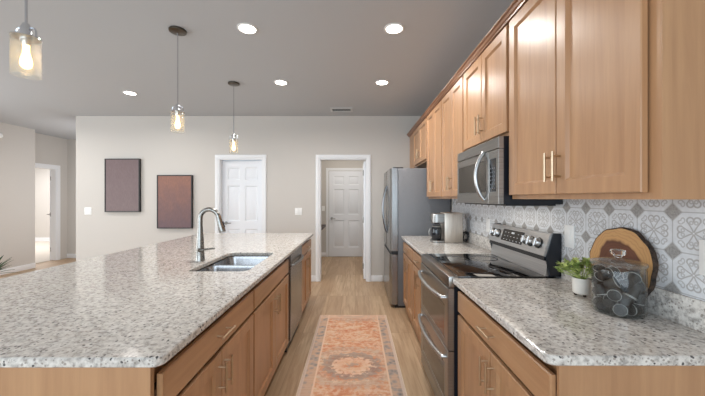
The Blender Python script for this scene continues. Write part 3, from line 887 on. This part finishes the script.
# ------------------------------------------------------------------ range
RY0, RY1 = 1.822, 2.586
r = root('electric_range', 'stainless double oven electric range with black glass cooktop', 'range', (0.86, 2.2, 0))
XFb = 0.575
mbox('body', 'navy', r, XFb, 1.195, RY0, RY1, 0.03, 0.905)
mbox('plinth', 'black', r, 0.63, 1.15, RY0+0.02, RY1-0.02, 0.0, 0.03)
mbox('front_trim', 'steel', r, 0.542, 0.60, RY0, RY1, 0.855, 0.921, bev=0.005)
ck = mbox('cooktop', 'blackglass', r, 0.60, 1.125, RY0+0.004, RY1-0.004, 0.905, 0.921, bev=0.002)
for (cx_, cy_, rr_) in ((0.74, 2.02, 0.115), (0.74, 2.40, 0.09), (0.98, 2.02, 0.08), (0.98, 2.40, 0.10)):
    bm = bmesh.new(); lathe(bm, [(rr_-0.003, 0.9212), (rr_, 0.9215), (rr_, 0.9209), (rr_-0.003, 0.9209)], (cx_, cy_, 0), 40, close=True); finish(bm, 'burner_ring', 'burner', ck)
P = sidemap(XFb-0.001, -1)
def oven_door(z0, z1, wz0, wz1, hz):
    bm = bmesh.new(); grid_slab(bm, P, [RY0+0.004, RY0+0.075, RY1-0.075, RY1-0.004], [z0, wz0, wz1, z1], {(1, 1)}, 0.036, 0.003, 0.002, bev=0.004)
    d = finish(bm, 'oven_door', 'steel', r)
    bm = bmesh.new(); grid_slab(bm, sidemap(XFb-0.001-0.0325, -1), [RY0+0.079, RY1-0.079], [wz0+0.004, wz1-0.004], set(), 0.003, bev=0.001)
    finish(bm, 'window', 'ovenglass', d)
    bm = bmesh.new(); n = 14
    pts = [P(RY0+0.05, hz, 0.032)] + [P(RY0+0.05+(RY1-RY0-0.10)*k/n, hz, 0.032+0.058*(sin(pi*(0.07+0.86*k/n)))**0.55) for k in range(n+1)] + [P(RY1-0.05, hz, 0.032)]
    tube(bm, pts, 0.012, 12); finish(bm, 'handle', 'steel_bright', d)
oven_door(0.487, 0.850, 0.525, 0.735, 0.785)
oven_door(0.140, 0.481, 0.165, 0.385, 0.432)
bm = bmesh.new(); grid_slab(bm, P, [RY0+0.004, RY1-0.004], [0.035, 0.134], set(), 0.034, bev=0.004); finish(bm, 'bottom_panel', 'steel', r)
# backguard: sloped steel riser, dark gap, tilted control panel with black cheeks
bm = bmesh.new()
def prism_y(bm, prof, y0, y1):
    A = [bm.verts.new((x, y0, z)) for x, z in prof]; B = [bm.verts.new((x, y1, z)) for x, z in prof]; n = len(prof)
    for k in range(n): bm.faces.new((A[k], A[(k+1) % n], B[(k+1) % n], B[k]))
    bm.faces.new(A); bm.faces.new(list(reversed(B)))
prism_y(bm, [(1.112, 0.9212), (1.124, 1.004), (1.135, 1.010), (1.195, 1.010), (1.195, 0.9212)], RY0+0.012, RY1-0.012)
bg = finish(bm, 'backguard', 'steel_bright', r)
bm = bmesh.new(); prism_y(bm, [(1.106, 1.040), (1.100, 1.012), (1.195, 1.010), (1.195, 1.163), (1.150, 1.163)], RY0+0.010, RY1-0.010); finish(bm, 'housing', 'black', bg)
bm = bmesh.new(); C0 = (1.094, 1.040); C1 = (1.134, 1.166)
prism_y(bm, [C0, C1, (1.150, 1.171), (1.156, 1.162), (1.112, 1.034)], RY0+0.004, RY1-0.004)
cp = finish(bm, 'control_panel', 'steel_bright', bg)
for (a, b) in ((RY0-0.002, RY0+0.010), (RY1-0.010, RY1+0.002)):
    bm = bmesh.new(); prism_y(bm, [(1.108, 1.036), (1.130, 0.9215), (1.195, 0.9215), (1.195, 1.172), (1.150, 1.172)], a, b); finish(bm, 'cheek', 'navy', bg)
cd = (Vector((C1[0], 0, C1[1]))-Vector((C0[0], 0, C0[1]))); cl = cd.length; cd.normalize(); cn = Vector((-cd.z, 0, cd.x))
def Pcp(u, v, w): return tuple(Vector((C0[0], u, C0[1])) + cd*v + cn*w)
bm = bmesh.new(); grid_slab(bm, Pcp, [2.085, 2.375], [0.026, 0.112], set(), 0.003, bev=0.001); nb = len(bm.faces)
for k in range(6):
    for j in range(3):
        if 2 <= k <= 3 and j == 2: continue
        u = 2.10+k*0.045; v = 0.036+j*0.026
        grid_slab(bm, Pcp, [u, u+0.012], [v, v+0.004], set(), 0.0036, bev=0.0002)
grid_slab(bm, Pcp, [2.205, 2.245], [0.086, 0.098], set(), 0.0036, bev=0.0002)
bm.faces.ensure_lookup_table()
for f in bm.faces[nb:]: f.material_index = 1
finish(bm, 'display', ['display', 'print'], cp)
for u in (1.905, 1.985, 2.045, 2.445, 2.525):
    bm = bmesh.new(); c = Vector(Pcp(u, 0.068, 0.0)); rk = 0.030 if u != 2.045 else 0.026
    tube(bm, [c-cn*0.001, c+cn*0.006], [rk*1.12, rk*1.12], 24)
    k1 = finish(bm, 'knob', 'black', cp)
    bm = bmesh.new(); tube(bm, [c+cn*0.005, c+cn*0.022, c+cn*0.028], [rk*0.95, rk*0.88, rk*0.75], 24)
    g0 = c+cn*0.027; tube(bm, [g0-cd*rk*0.8, g0+cd*rk*0.8], 0.006, 8)
    finish(bm, 'knob_cap', 'steel_bright', k1)

# ------------------------------------------------------------------ microwave
MZ0, MZ1 = 1.338, 1.738
r = root('microwave', 'stainless over the range microwave with bowed handle', 'microwave', (1.02, 2.18, MZ0))
MY0, MY1 = 1.812, 2.545
mbox('body', 'navy', r, 0.858, 1.199, MY0, MY1, MZ0+0.004, MZ1-0.001)
P = sidemap(0.857, -1)
bm = bmesh.new(); grid_slab(bm, P, [MY0, MY1], [1.668, MZ1-0.002], set(), 0.030, bev=0.004); tv = finish(bm, 'vent_panel', 'steel', r)
bm = bmesh.new(); grid_slab(bm, P, [MY0+0.142, MY0+0.172, MY1-0.02, MY1], [MZ0+0.004, MZ0+0.075, 1.618, 1.664], {(1, 1)}, 0.030, 0.003, 0.002, bev=0.003)
d = finish(bm, 'door', 'steel', r)
bm = bmesh.new(); grid_slab(bm, sidemap(0.857-0.0265, -1), [MY0+0.176, MY1-0.024], [MZ0+0.079, 1.614], set(), 0.003, bev=0.001); finish(bm, 'window', 'ovenglass', d)
bm = bmesh.new(); yh = MY0+0.205
pts = [P(yh, MZ0+0.030, 0.028)] + [P(yh, MZ0+0.028+0.305*k/14, 0.030+0.054*sin(pi*k/14)**0.75) for k in range(15)]
tube(bm, pts, 0.0125, 12); finish(bm, 'handle', 'steel_bright', d)
bm = bmesh.new(); grid_slab(bm, P, [MY0, MY0+0.030, MY0+0.128, MY0+0.140], [MZ0+0.004, MZ0+0.075, 1.618, 1.664], {(1, 1)}, 0.030, 0.003, 0.002, bev=0.003)
kp = finish(bm, 'control_panel', 'steel', r)
bm = bmesh.new(); grid_slab(bm, sidemap(0.857-0.0265, -1), [MY0+0.034, MY0+0.124], [MZ0+0.079, 1.614], set(), 0.003, bev=0.001); nb = len(bm.faces); PK = sidemap(0.857-0.029, -1)
for i in range(3):
    for j in range(6):
        grid_slab(bm, PK, [MY0+0.046+i*0.026, MY0+0.060+i*0.026], [MZ0+0.095+j*0.024, MZ0+0.103+j*0.024], set(), 0.0014, bev=0.0003)
bm.faces.ensure_lookup_table()
for f in bm.faces[nb:]: f.material_index = 1
finish(bm, 'keypad', ['display', 'keymark'], kp)
bm = bmesh.new(); lathe(bm, [(0, 0), (0.008, 0), (0.008, -0.003), (0, -0.003)], (0.827, MY1-0.022, 1.640), 16, 'X'); finish(bm, 'badge', 'chrome', d)
area('cooktop_fill', (1.00, 2.18, MZ0-0.008), (0, 0, 0), 0.20, 0.60, 0.9, (1.0, 0.90, 0.78))  # weak lamp added under the microwave to lift the tile behind the range
mbox('underside_grille', 'black', r, 0.88, 1.17, MY0+0.02, MY1-0.02, MZ0-0.006, MZ0+0.004)

# ------------------------------------------------------------------ coffee maker and carafe
CY0, CY1 = 3.25, 3.42
r = root('coffee_maker', 'tall brushed steel coffee maker on the far right countertop', 'coffee maker', (0.96, 3.33, CT))
z = CT+0.0005
mbox('body', 'brew', r, 0.925, 1.115, CY0, CY1, z, z+0.312, bev=0.006)
mbox('back_band', 'black', r, 1.1155, 1.119, CY0+0.01, CY1-0.01, z+0.004, z+0.300, bev=0.003)
pts = rounded_poly([(0.800, CY0+0.006), (0.930, CY0+0.006), (0.930, CY1-0.006), (0.800, CY1-0.006)], [0.06, 0, 0, 0.06], 8)
bm = bmesh.new(); slab_poly(bm, pts, None, z+0.205, z+0.302, 0.006); hd = finish(bm, 'brew_head', 'steel', r)
bm = bmesh.new(); lathe(bm, [(0.030, 0), (0.024, -0.018), (0, -0.018)], (0.862, (CY0+CY1)/2, z+0.206), 20); finish(bm, 'nozzle', 'black', hd)
pts = rounded_poly([(0.804, CY0+0.004), (0.924, CY0+0.004), (0.924, CY1-0.004), (0.804, CY1-0.004)], [0.05, 0, 0, 0.05], 8)
bm = bmesh.new(); slab_poly(bm, pts, None, z, z+0.022, 0.004); bp = finish(bm, 'base_plate', 'steel', r)
bm = bmesh.new()
n = 60; pts = []
for k in range(n+1):
    th = 2*pi*2.6*k/n; w_ = sin(0.5*th+0.4)
    pts.append((1.151 + 0.029*cos(th) + 0.004*w_, CY0+0.012+0.05*k/n, CT+0.060 + 0.050*sin(th+0.35*w_)))
pts = [(1.119, CY0+0.02, CT+0.03), (1.150, CY0+0.012, CT+0.03)] + pts
tube(bm, pts, 0.0048, 8); finish(bm, 'power_cord', 'black', r)
r2 = root('coffee_carafe', 'dark coffee carafe under the spout of the coffee maker', 'carafe', (0.862, (CY0+CY1)/2, z+0.0235))
bm = bmesh.new(); zc = z+0.0235
lathe(bm, [(0, 0), (0.046, 0), (0.052, 0.008), (0.054, 0.07), (0.052, 0.12), (0.046, 0.135), (0, 0.135)], (0.862, (CY0+CY1)/2, zc), 28); finish(bm, 'vessel', 'darkglass', r2)
bm = bmesh.new(); lathe(bm, [(0, 0.1355), (0.047, 0.1355), (0.048, 0.146), (0.040, 0.151), (0, 0.151)], (0.862, (CY0+CY1)/2, zc), 28); finish(bm, 'lid', 'steel', r2)
bm = bmesh.new(); hy_ = (CY0+CY1)/2
tube(bm, [(0.812, hy_, zc+0.115), (0.790, hy_, zc+0.118), (0.782, hy_, zc+0.085), (0.785, hy_, zc+0.045), (0.811, hy_, zc+0.03)], 0.008, 10); finish(bm, 'handle', 'steel', r2)

# ------------------------------------------------------------------ glass jar of coffee pods
JX, JY, JR = 1.068, 1.275, 0.089
r = root('glass_jar', 'clear glass jar with lid full of coffee pods on the counter', 'jar', (JX, JY, CT))
bm = bmesh.new()
R = JR
prof = [(0, 0.0005), (R-0.006, 0.0005), (R-0.001, 0.006), (R, 0.012), (R, 0.176), (R-0.001, 0.186), (R+0.001, 0.190), (R-0.003, 0.192), (R-0.005, 0.186), (R-0.0042, 0.012), (R-0.010, 0.007), (0, 0.007)]
lathe(bm, prof, (JX, JY, CT), 56); finish(bm, 'body', 'jar', r)
bm = bmesh.new()
prof = [(0, 0.200), (0.040, 0.199), (R-0.008, 0.1945), (R+0.002, 0.1925), (R+0.004, 0.197), (R+0.002, 0.204), (R-0.015, 0.209), (0.045, 0.216), (0.018, 0.221), (0, 0.221)]
lathe(bm, prof, (JX, JY, CT), 56); ld = finish(bm, 'lid', 'lidglass', r)
bm = bmesh.new()
lathe(bm, [(0.012, 0.2205), (0.012, 0.226), (0.022, 0.233), (0.027, 0.243), (0.024, 0.252), (0.012, 0.256), (0, 0.2565)], (JX, JY, CT), 32); finish(bm, 'knob', 'thickglass', ld)

PODS = [(-0.0243, 0.0539, 0.0198, -0.972, -1.334, -0.251), (0.0163, -0.0584, 0.0198, 0.973, -1.334, -0.779), (0.0552, 0.0294, 0.0199, -1.348, 0.925, 0.857), (-0.0344, -0.0493, 0.0198, 1.412, 0.584, -0.704),
        (0.0148, -0.018, 0.021, 0, 0, -2.784), (-0.0598, 0.0184, 0.0198, -1.809, 2.166, -0.676), (0.0247, 0.0588, 0.029, 0.484, -2.847, -1.19), (0.0553, 0.0013, 0.0505, 2.016, -0.815, -0.105),
        (0.0539, -0.0348, 0.0239, -3.055, -0.128, 1.179), (-0.0546, -0.0229, 0.0425, -1.337, 1.016, -0.655), (-0.017, -0.0601, 0.0565, -0.544, -0.17, -1.98), (-0.0034, 0.0637, 0.0566, 0.548, -0.127, 1.572),
        (0.043, 0.043, 0.0656, -1.626, 0.441, -0.811), (0.0416, -0.0494, 0.0646, -0.051, 2.998, 1.385), (-0.0452, 0.0434, 0.0609, -2.119, -0.223, -0.817), (-0.0267, 0.0072, 0.0464, -0.677, 0.477, -1.839),
        (0.0595, 0.0069, 0.0924, 0.116, 0.155, -0.159), (-0.0641, 0.0036, 0.0827, 0.356, 3.089, 0.191), (0.0112, -0.0182, 0.0674, 1.272, 2.176, 0.723), (-0.0285, 0.0537, 0.0957, -1.543, 0.195, 0.493),
        (0.0493, -0.0384, 0.1073, -1.44, 0.984, -0.378), (0.0077, -0.0633, 0.0905, 2.575, -0.035, -1.763), (-0.0451, -0.0402, 0.0775, 0.998, 1.806, -1.397), (0.0092, 0.0236, 0.09, 0.204, 2.378, -1.449),
        (-0.0572, 0.0268, 0.1208, 0.796, -0.238, 0.012), (0.0463, 0.0443, 0.1076, -0.111, -0.055, 1.372), (-0.0066, -0.0282, 0.1032, 0.301, 0.971, 0.533), (-0.0233, 0.0082, 0.1081, -0.438, -0.259, -1.744),
        (-0.0538, -0.032, 0.1157, 0.491, -0.965, 1.728), (0.0646, 0.0012, 0.1337, -2.951, 0.031, 0.601), (-0.0588, -0.0068, 0.1466, 1.127, -0.888, 1.858), (0.004, -0.0611, 0.1375, 0.687, -1.037, 2.791),
        (0.0223, -0.0101, 0.1297, 0.878, 0.69, -0.495), (-0.0049, 0.0211, 0.1427, 0.671, -0.844, 0.183), (0.0044, 0.0635, 0.1233, -3.099, 0.572, 0.263), (-0.037, 0.0521, 0.1441, 0.153, 0.508, -1.899)]
bm = bmesh.new()
lathe(bm, [(0, -0.021), (0.0172, -0.021), (0.0182, -0.018), (0.0205, 0.0165), (0.0215, 0.0175)], (0, 0, 0), 18)
nb = len(bm.faces)
lathe(bm, [(0.0215, 0.0175), (0.0232, 0.0178), (0.0232, 0.0204), (0.0216, 0.0208), (0.0212, 0.0200)], (0, 0, 0), 18)
bm.faces.ensure_lookup_table()
nl = len(bm.faces)
lathe(bm, [(0.0212, 0.0200), (0, 0.0200)], (0, 0, 0), 18)
bm.faces.ensure_lookup_table()
for f in bm.faces[nb:nl]: f.material_index = 1
pod = finish(bm, 'coffee_pod', ['pod', 'podlid'])
tag(pod, 'dark coffee pod with a pale rim inside the glass jar', 'coffee pod', 'coffee pods in the jar')
for i, (x, y, zz, a, b, c) in enumerate(PODS):
    q = pod
    if i: q = pod.copy(); COL.objects.link(q)
    q.location = (JX+x*0.985, JY+y*0.985, CT+0.0075+zz); q.rotation_euler = (a, b, c)

# ------------------------------------------------------------------ live-edge board leaning on the backsplash
o = root('wooden_board', 'round live edge wood slab with dark bark leaning on the backsplash', 'board', (1.158, 1.393, CT+0.011))
th = 0.021; n = 72
def slab_rad(a): return 1 + 0.018*sin(3*a+0.6) + 0.012*sin(7*a+1.1) + 0.010*sin(13*a)
def slab_loop(k, w, lift=0.0):
    L = []
    for i in range(n):
        a = 2*pi*i/n; s = slab_rad(a)*k
        L.append((w, 0.168*s*cos(a), 0.166*s*sin(a)))
    return L
tilt = math.atan(0.055)
def tp(p):
    x, y, zz = p; zz += 0.1665
    return Vector((1.158 + x*cos(tilt) + zz*sin(tilt), 1.393 + y, CT + 0.0035 + zz*cos(tilt) - x*sin(tilt)))
bm = bmesh.new(); A = [bm.verts.new(tp(p)) for p in slab_loop(0.965, 0.0)]; B = [bm.verts.new(tp(p)) for p in slab_loop(0.965, th)]
for k in range(n): bm.faces.new((A[k], A[(k+1) % n], B[(k+1) % n], B[k]))
bm.faces.new(A); bm.faces.new(B); finish(bm, 'disc', 'slab', o)
bm = bmesh.new(); rings = []
for (k, w) in ((0.963, 0.0005), (0.985, -0.001), (1.0, 0.004), (1.006, th*0.5), (1.0, th-0.003), (0.98, th), (0.963, th-0.0005)):
    L = []
    for i, p in enumerate(slab_loop(k, w)):
        j = 1 + (random.uniform(-0.010, 0.008) if k > 0.97 else 0)
        L.append(bm.verts.new(tp((p[0], p[1]*j, p[2]*j))))
    rings.append(L)
for q in range(len(rings)):
    A, B = rings[q], rings[(q+1) % len(rings)]
    for k in range(n): bm.faces.new((A[k], A[(k+1) % n], B[(k+1) % n], B[k]))
finish(bm, 'bark', 'bark', o)

# ------------------------------------------------------------------ small potted succulent
PX, PY = 1.075, 1.49
r = root('potted_plant', 'small leafy green plant in a white footed pot beside the jar', 'plant', (PX, PY, CT))
bm = bmesh.new(); lathe(bm, [(0, 0.010), (0.030, 0.010), (0.036, 0.016), (0.039, 0.085), (0.0355, 0.085), (0.033, 0.070), (0, 0.070)], (PX, PY, CT), 32); finish(bm, 'pot', 'ceramic', r)
bm = bmesh.new(); lathe(bm, [(0, 0.0705), (0.0325, 0.0705), (0.0325, 0.074), (0, 0.076)], (PX, PY, CT), 24); finish(bm, 'soil', 'soil', r)
for a in (0.4, 2.5, 4.6):
    bm = bmesh.new(); lathe(bm, [(0, 0.0003), (0.006, 0.0003), (0.007, 0.0105), (0, 0.0105)], (PX+0.024*cos(a), PY+0.024*sin(a), CT), 12); finish(bm, 'foot', 'bark', r)
def leaf(bm, base, d, length, width, curl=0.3, up=Vector((0, 0, 1))):
    d = Vector(d).normalized(); s = d.cross(up)
    s = s.normalized() if s.length > 1e-3 else Vector((1, 0, 0)); nn = s.cross(d).normalized()
    rows = []
    for f, wv in ((0, 0.25), (0.3, 0.85), (0.6, 1.0), (0.85, 0.6), (1.0, 0.05)):
        c = Vector(base) + d*length*f - nn*(curl*length*f*f)
        rows.append([bm.verts.new(c + s*width*wv*k + nn*(abs(k)*width*0.25)) for k in (-1, 0, 1)])
    for A, B in zip(rows[:-1], rows[1:]):
        for k in range(2): bm.faces.new((A[k], A[k+1], B[k+1], B[k]))
bm = bmesh.new(); rnd = random.Random(3)
for k in range(34):
    a = rnd.uniform(0, 2*pi); el = rnd.uniform(0.1, 1.4); L = rnd.uniform(0.05, 0.108)
    d = Vector((cos(a)*cos(el), sin(a)*cos(el), sin(el)))
    p0 = Vector((PX, PY, CT+0.078)) + Vector((cos(a), sin(a), 0))*0.012
    p1 = p0 + d*L
    p1.x = min(p1.x, 1.105)
    tube(bm, [p0, (p0+p1)/2+Vector((0, 0, 0.004)), p1], 0.0016, 5)
    for j in range(9):
        b = 2*pi*j/9 + rnd.random(); e2 = rnd.uniform(0.0, 1.1)
        dd_ = Vector((cos(b)*cos(e2), sin(b)*cos(e2), sin(e2)))*0.7 + d*0.5
        leaf(bm, p1 - d*rnd.uniform(0, 0.02), dd_, rnd.uniform(0.018, 0.030), rnd.uniform(0.006, 0.010))
finish(bm, 'foliage', 'leaf', r, 60)

# ------------------------------------------------------------------ rug
r = root('runner_rug', 'faded orange and grey oriental runner rug on the wood floor', 'rug', ((RUG[0]+RUG[1])/2, 2.46, 0))
bm = bmesh.new(); box(bm, RUG[0]+0.006, RUG[1]-0.006, RUG[2], RUG[3], 0.0005, 0.008, 0.002); finish(bm, 'pile', 'rug', r)
for x0, x1 in ((RUG[0], RUG[0]+0.006), (RUG[1]-0.006, RUG[1])):
    mbox('binding', 'rugedge', r, x0, x1, RUG[2], RUG[3], 0.0005, 0.0085, bev=0.001)
bm = bmesh.new()
for k in range(120):
    x = RUG[0]+0.006+(RUG[1]-RUG[0]-0.012)*k/119
    tube(bm, [(x, RUG[3]-0.004, 0.005), (x+random.uniform(-0.003, 0.003), RUG[3]+0.008, 0.003)], 0.0016, 4)
fo = finish(bm, 'fringe', 'rugedge', r); fo['kind'] = 'stuff'

# ------------------------------------------------------------------ pendants
def pendant(y, label):
    x = -1.442
    r = root('pendant_light', label, 'pendant light', (x, y, ZC), 'glass pendants over the island')
    bm = bmesh.new(); lathe(bm, [(0, 0), (0.062, 0), (0.066, -0.006), (0.064, -0.018), (0.052, -0.024), (0, -0.025)], (x, y, ZC-0.0005), 36); cn_ = finish(bm, 'canopy', 'bronze', r)
    bm = bmesh.new(); tube(bm, [(x, y, ZC-0.024), (x, y, 2.1350)], 0.0052, 10); finish(bm, 'rod', 'chrome', r)
    bm = bmesh.new()
    lathe(bm, [(0, 2.1420), (0.012, 2.1400), (0.016, 2.1300), (0.020, 2.1200), (0.020, 2.0650), (0.016, 2.0450), (0, 2.0450)], (x, y, 0), 24)
    finish(bm, 'socket', 'chrome', r)
    bm = bmesh.new()
    lathe(bm, [(0.0205, 2.0805), (0.0505, 2.0805), (0.051, 2.0765), (0.0205, 2.0765)], (x, y, 0), 36, close=True)
    for sg in (-1, 1):
        tube(bm, [(x+sg*0.016, y, 2.1220), (x+sg*0.036, y, 2.1200), (x+sg*0.044, y, 2.1080), (x+sg*0.045, y, 2.0790)], 0.0038, 8)
    finish(bm, 'shade_holder', 'chrome', r)
    bm = bmesh.new()
    lathe(bm, [(0.0500, 1.9120), (0.0500, 2.0760), (0.0472, 2.0760), (0.0472, 1.9120)], (x, y, 0), 44, close=True); finish(bm, 'shade', 'shade', r)
    bm = bmesh.new()
    lathe(bm, [(0, 1.9420), (0.010, 1.9440), (0.018, 1.9520), (0.021, 1.9670), (0.019, 1.9850), (0.013, 2.0080), (0.0115, 2.0250), (0.0115, 2.0440), (0, 2.0440)], (x, y, 0), 24); finish(bm, 'bulb', 'bulb', r)
pendant(1.372, 'glass cylinder pendant light nearest the camera, its canopy out of frame')
pendant(2.541, 'middle glass pendant light hanging above the near side of the faucet')
pendant(3.710, 'farthest glass pendant light, hanging in front of the white closet door')

# ------------------------------------------------------------------ recessed lights
def downlight(x, y, label, watts=11):
    r = root('recessed_light', label, 'ceiling light', (x, y, ZC), 'recessed ceiling lights')
    bm = bmesh.new(); lathe(bm, [(0.064, -0.0005), (0.080, -0.0005), (0.079, -0.005), (0.068, -0.008), (0.064, -0.006)], (x, y, ZC), 40, close=True); finish(bm, 'trim_ring', 'white', r)
    bm = bmesh.new(); lathe(bm, [(0, -0.001), (0.0635, -0.001), (0.0635, -0.006), (0, -0.0065)], (x, y, ZC), 40); finish(bm, 'lens', 'lamp', r)
    area('downlight_beam', (x, y, ZC-0.012), (0, 0, 0), 0.12, 0.12, watts, (1.0, 0.97, 0.93), 'DISK', 165)
downlight(-0.869, 2.52, 'round recessed ceiling light nearer the camera above the sink side')
downlight(0.311, 2.52, 'round recessed ceiling light nearer the camera beside the wall cabinets')
downlight(-0.878, 3.69, 'round recessed ceiling light right of the farthest pendant')
downlight(0.312, 3.69, 'round recessed ceiling light above the aisle in front of the refrigerator')
downlight(-2.92, 4.06, 'round recessed ceiling light far left of the pendants')
for (x, y, w) in ((-5.0, 4.06, 16),):
    area('downlight_beam', (x, y, ZC-0.012), (0, 0, 0), 0.12, 0.12, w, (1.0, 0.97, 0.93), 'DISK', 165)  # extra out-of-view lamp added to brighten the left wall, no fixture

# ------------------------------------------------------------------ ceiling vent
r = root('ceiling_vent', 'white ceiling air vent with dark slots near the back wall', 'vent', (-0.215, 4.82, ZC))
vx0, vx1, vy0, vy1 = -0.385, -0.045, 4.72, 4.92
bm = bmesh.new()
box(bm, vx0, vx1, vy0, vy0+0.025, ZC-0.010, ZC-0.0005); box(bm, vx0, vx1, vy1-0.025, vy1, ZC-0.010, ZC-0.0005)
box(bm, vx0, vx0+0.03, vy0+0.025, vy1-0.025, ZC-0.010, ZC-0.0005); box(bm, vx1-0.03, vx1, vy0+0.025, vy1-0.025, ZC-0.010, ZC-0.0005)
finish(bm, 'frame', 'vent', r)
mbox('duct', 'ventdark', r, vx0+0.03, vx1-0.03, vy0+0.025, vy1-0.025, ZC-0.004, ZC-0.0005)
for k in range(6):
    y = vy0+0.042+k*0.023
    bm = bmesh.new()
    vs = [(vx0+0.03, y, ZC-0.0065), (vx1-0.03, y, ZC-0.0065), (vx1-0.03, y+0.006, ZC-0.0055), (vx0+0.03, y+0.006, ZC-0.0055)]
    a = [bm.verts.new(v) for v in vs]; b = [bm.verts.new((v[0], v[1], v[2]+0.0015)) for v in vs]
    for q in range(4): bm.faces.new((a[q], a[(q+1) % 4], b[(q+1) % 4], b[q]))
    bm.faces.new(a); bm.faces.new(b); finish(bm, 'slat', 'vent', r)

# ------------------------------------------------------------------ smoke detector, switches, outlets
bm = bmesh.new(); lathe(bm, [(0, 0.030), (0.02, 0.030), (0.036, 0.023), (0.042, 0.010), (0.043, 0.0005), (0, 0.0005)], (XL, 5.60, 2.50), 32, 'X')
o = finish(bm, 'wall_detector', 'white'); tag(single(o, (XL, 5.60, 2.50)), 'small round white detector high on the left wall', 'detector')

def plate_y(x, z, w, h, label, n):
    r = root('light_switch', label, 'switch', (x, YB, z), 'white rocker switches on the back wall')
    bm = bmesh.new(); box(bm, x-w/2, x+w/2, YB-0.007, YB-0.0003, z-h/2, z+h/2, 0.002); p = finish(bm, 'plate', 'white', r)
    for k in range(n):
        cx_ = x + (k-(n-1)/2)*0.046
        bm = bmesh.new(); box(bm, cx_-0.016, cx_+0.016, YB-0.010, YB-0.006, z-0.033, z+0.033, 0.0015); finish(bm, 'rocker', 'white', p)
plate_y(-4.435, 1.166, 0.118, 0.118, 'white double light switch on the back wall left of the pictures', 2)
plate_y(-0.946, 1.160, 0.118, 0.118, 'white double light switch between the closet door and the doorway', 2)
r = root('light_switch', 'small white light switch inside the back hall left of its door', 'switch', (-0.76, YF, 1.14))
bm = bmesh.new(); box(bm, -0.80, -0.725, YF-0.007, YF-0.0003, 1.08, 1.20, 0.002); p = finish(bm, 'plate', 'white', r)
mbox('rocker', 'white', p, -0.778, -0.747, YF-0.010, YF-0.0065, 1.107, 1.173)
def plate_x(y, z, w, h, label, kind='outlet'):
    r = root('power_outlet', label, 'outlet', (XT, y, z), 'white plates on the tile backsplash')
    bm = bmesh.new(); box(bm, XT-0.007, XT-0.0003, y-w/2, y+w/2, z-h/2, z+h/2, 0.002); p = finish(bm, 'plate', 'white', r)
    mbox('socket_face', 'white', p, XT-0.0095, XT-0.0065, y-0.017, y+0.017, z-0.034, z+0.034, bev=0.001)
plate_x(1.755, 1.163, 0.078, 0.125, 'white outlet plate on the tile between the range and the wood slab')
plate_x(2.83, 1.133, 0.075, 0.12, 'white outlet plate on the tile past the range by the coffee maker')
plate_x(1.032, 1.172, 0.118, 0.122, 'white wall plate on the tile nearest the camera at the right edge')

# ------------------------------------------------------------------ pictures
def picture(x0, x1, z0, z1, art, label):
    r = root('framed_picture', label, 'picture', ((x0+x1)/2, YB, z0), 'canvases on the back wall')
    d = 0.045; t = 0.014
    bm = bmesh.new()
    P_ = [(x0, z0), (x1, z0), (x1, z1), (x0, z1)]; Q_ = [(x0+t, z0+t), (x1-t, z0+t), (x1-t, z1-t), (x0+t, z1-t)]
    yb, yf = YB-0.0005, YB-d
    o1 = [bm.verts.new((a, yb, b)) for a, b in P_]; o2 = [bm.verts.new((a, yf, b)) for a, b in P_]
    i2 = [bm.verts.new((a, yf, b)) for a, b in Q_]; i1 = [bm.verts.new((a, yb, b)) for a, b in Q_]
    for A, B in ((o1, o2), (o2, i2), (i2, i1), (i1, o1)):
        for k in range(4): bm.faces.new((A[k], A[(k+1) % 4], B[(k+1) % 4], B[k]))
    finish(bm, 'frame', 'frame', r)
    mbox('canvas', art, r, x0+t+0.001, x1-t-0.001, YB-d+0.006, YB-0.001, z0+t+0.001, z1-t-0.001)
def px(x, y, Y): return ((x-355.5)*Y/313.33, 1.375-(y-198.5)*Y/313.33)
a = px(104.5, 212, YB-0.045); b = px(139.3, 158.6, YB-0.045)
picture(a[0], b[0], a[1], b[1], 'art1', 'upper left picture, dull mauve canvas in a black frame')
a = px(156.8, 228.5, YB-0.045); b = px(191.8, 175, YB-0.045)
picture(a[0], b[0], a[1], b[1], 'art2', 'lower right picture, rust toned canvas in a black frame')

# ------------------------------------------------------------------ dark shelf in the back hall
r = root('wall_shelf', 'narrow dark shelf on the left wall of the back hall', 'shelf', (-0.85, 6.4, 0.75))
mbox('board', 'shelf', r, -0.849, -0.665, 5.75, 7.05, 0.745, 0.790, bev=0.004)
mbox('cleat', 'shelf', r, -0.849, -0.825, 5.80, 7.0, 0.690, 0.744)

# ------------------------------------------------------------------ house plant by the left wall
HX, HY = -5.83, 5.0
r = root('house_plant', 'low spiky dark green plant by the left wall beyond the island', 'plant', (HX, HY, 0))
bm = bmesh.new(); lathe(bm, [(0, 0.0005), (0.075, 0.0005), (0.085, 0.01), (0.10, 0.15), (0.105, 0.16), (0.095, 0.16), (0.088, 0.14), (0, 0.14)], (HX, HY, 0), 32); finish(bm, 'pot', 'terracotta', r)
bm = bmesh.new(); lathe(bm, [(0, 0.1405), (0.087, 0.1405), (0.087, 0.145), (0, 0.147)], (HX, HY, 0), 24); finish(bm, 'soil', 'soil', r)
bm = bmesh.new(); rnd = random.Random(11)
for k in range(34):
    a = 2*pi*k/34 + rnd.uniform(-0.1, 0.1); el = rnd.uniform(0.25, 1.25); L = rnd.uniform(0.24, 0.36)
    if cos(a) < -0.75: L *= 0.75
    leaf(bm, (HX+0.02*cos(a), HY+0.02*sin(a), 0.145), (cos(a)*cos(el), sin(a)*cos(el), sin(el)), L, rnd.uniform(0.016, 0.026), 0.35)
finish(bm, 'foliage', 'leafdark', r, 60)
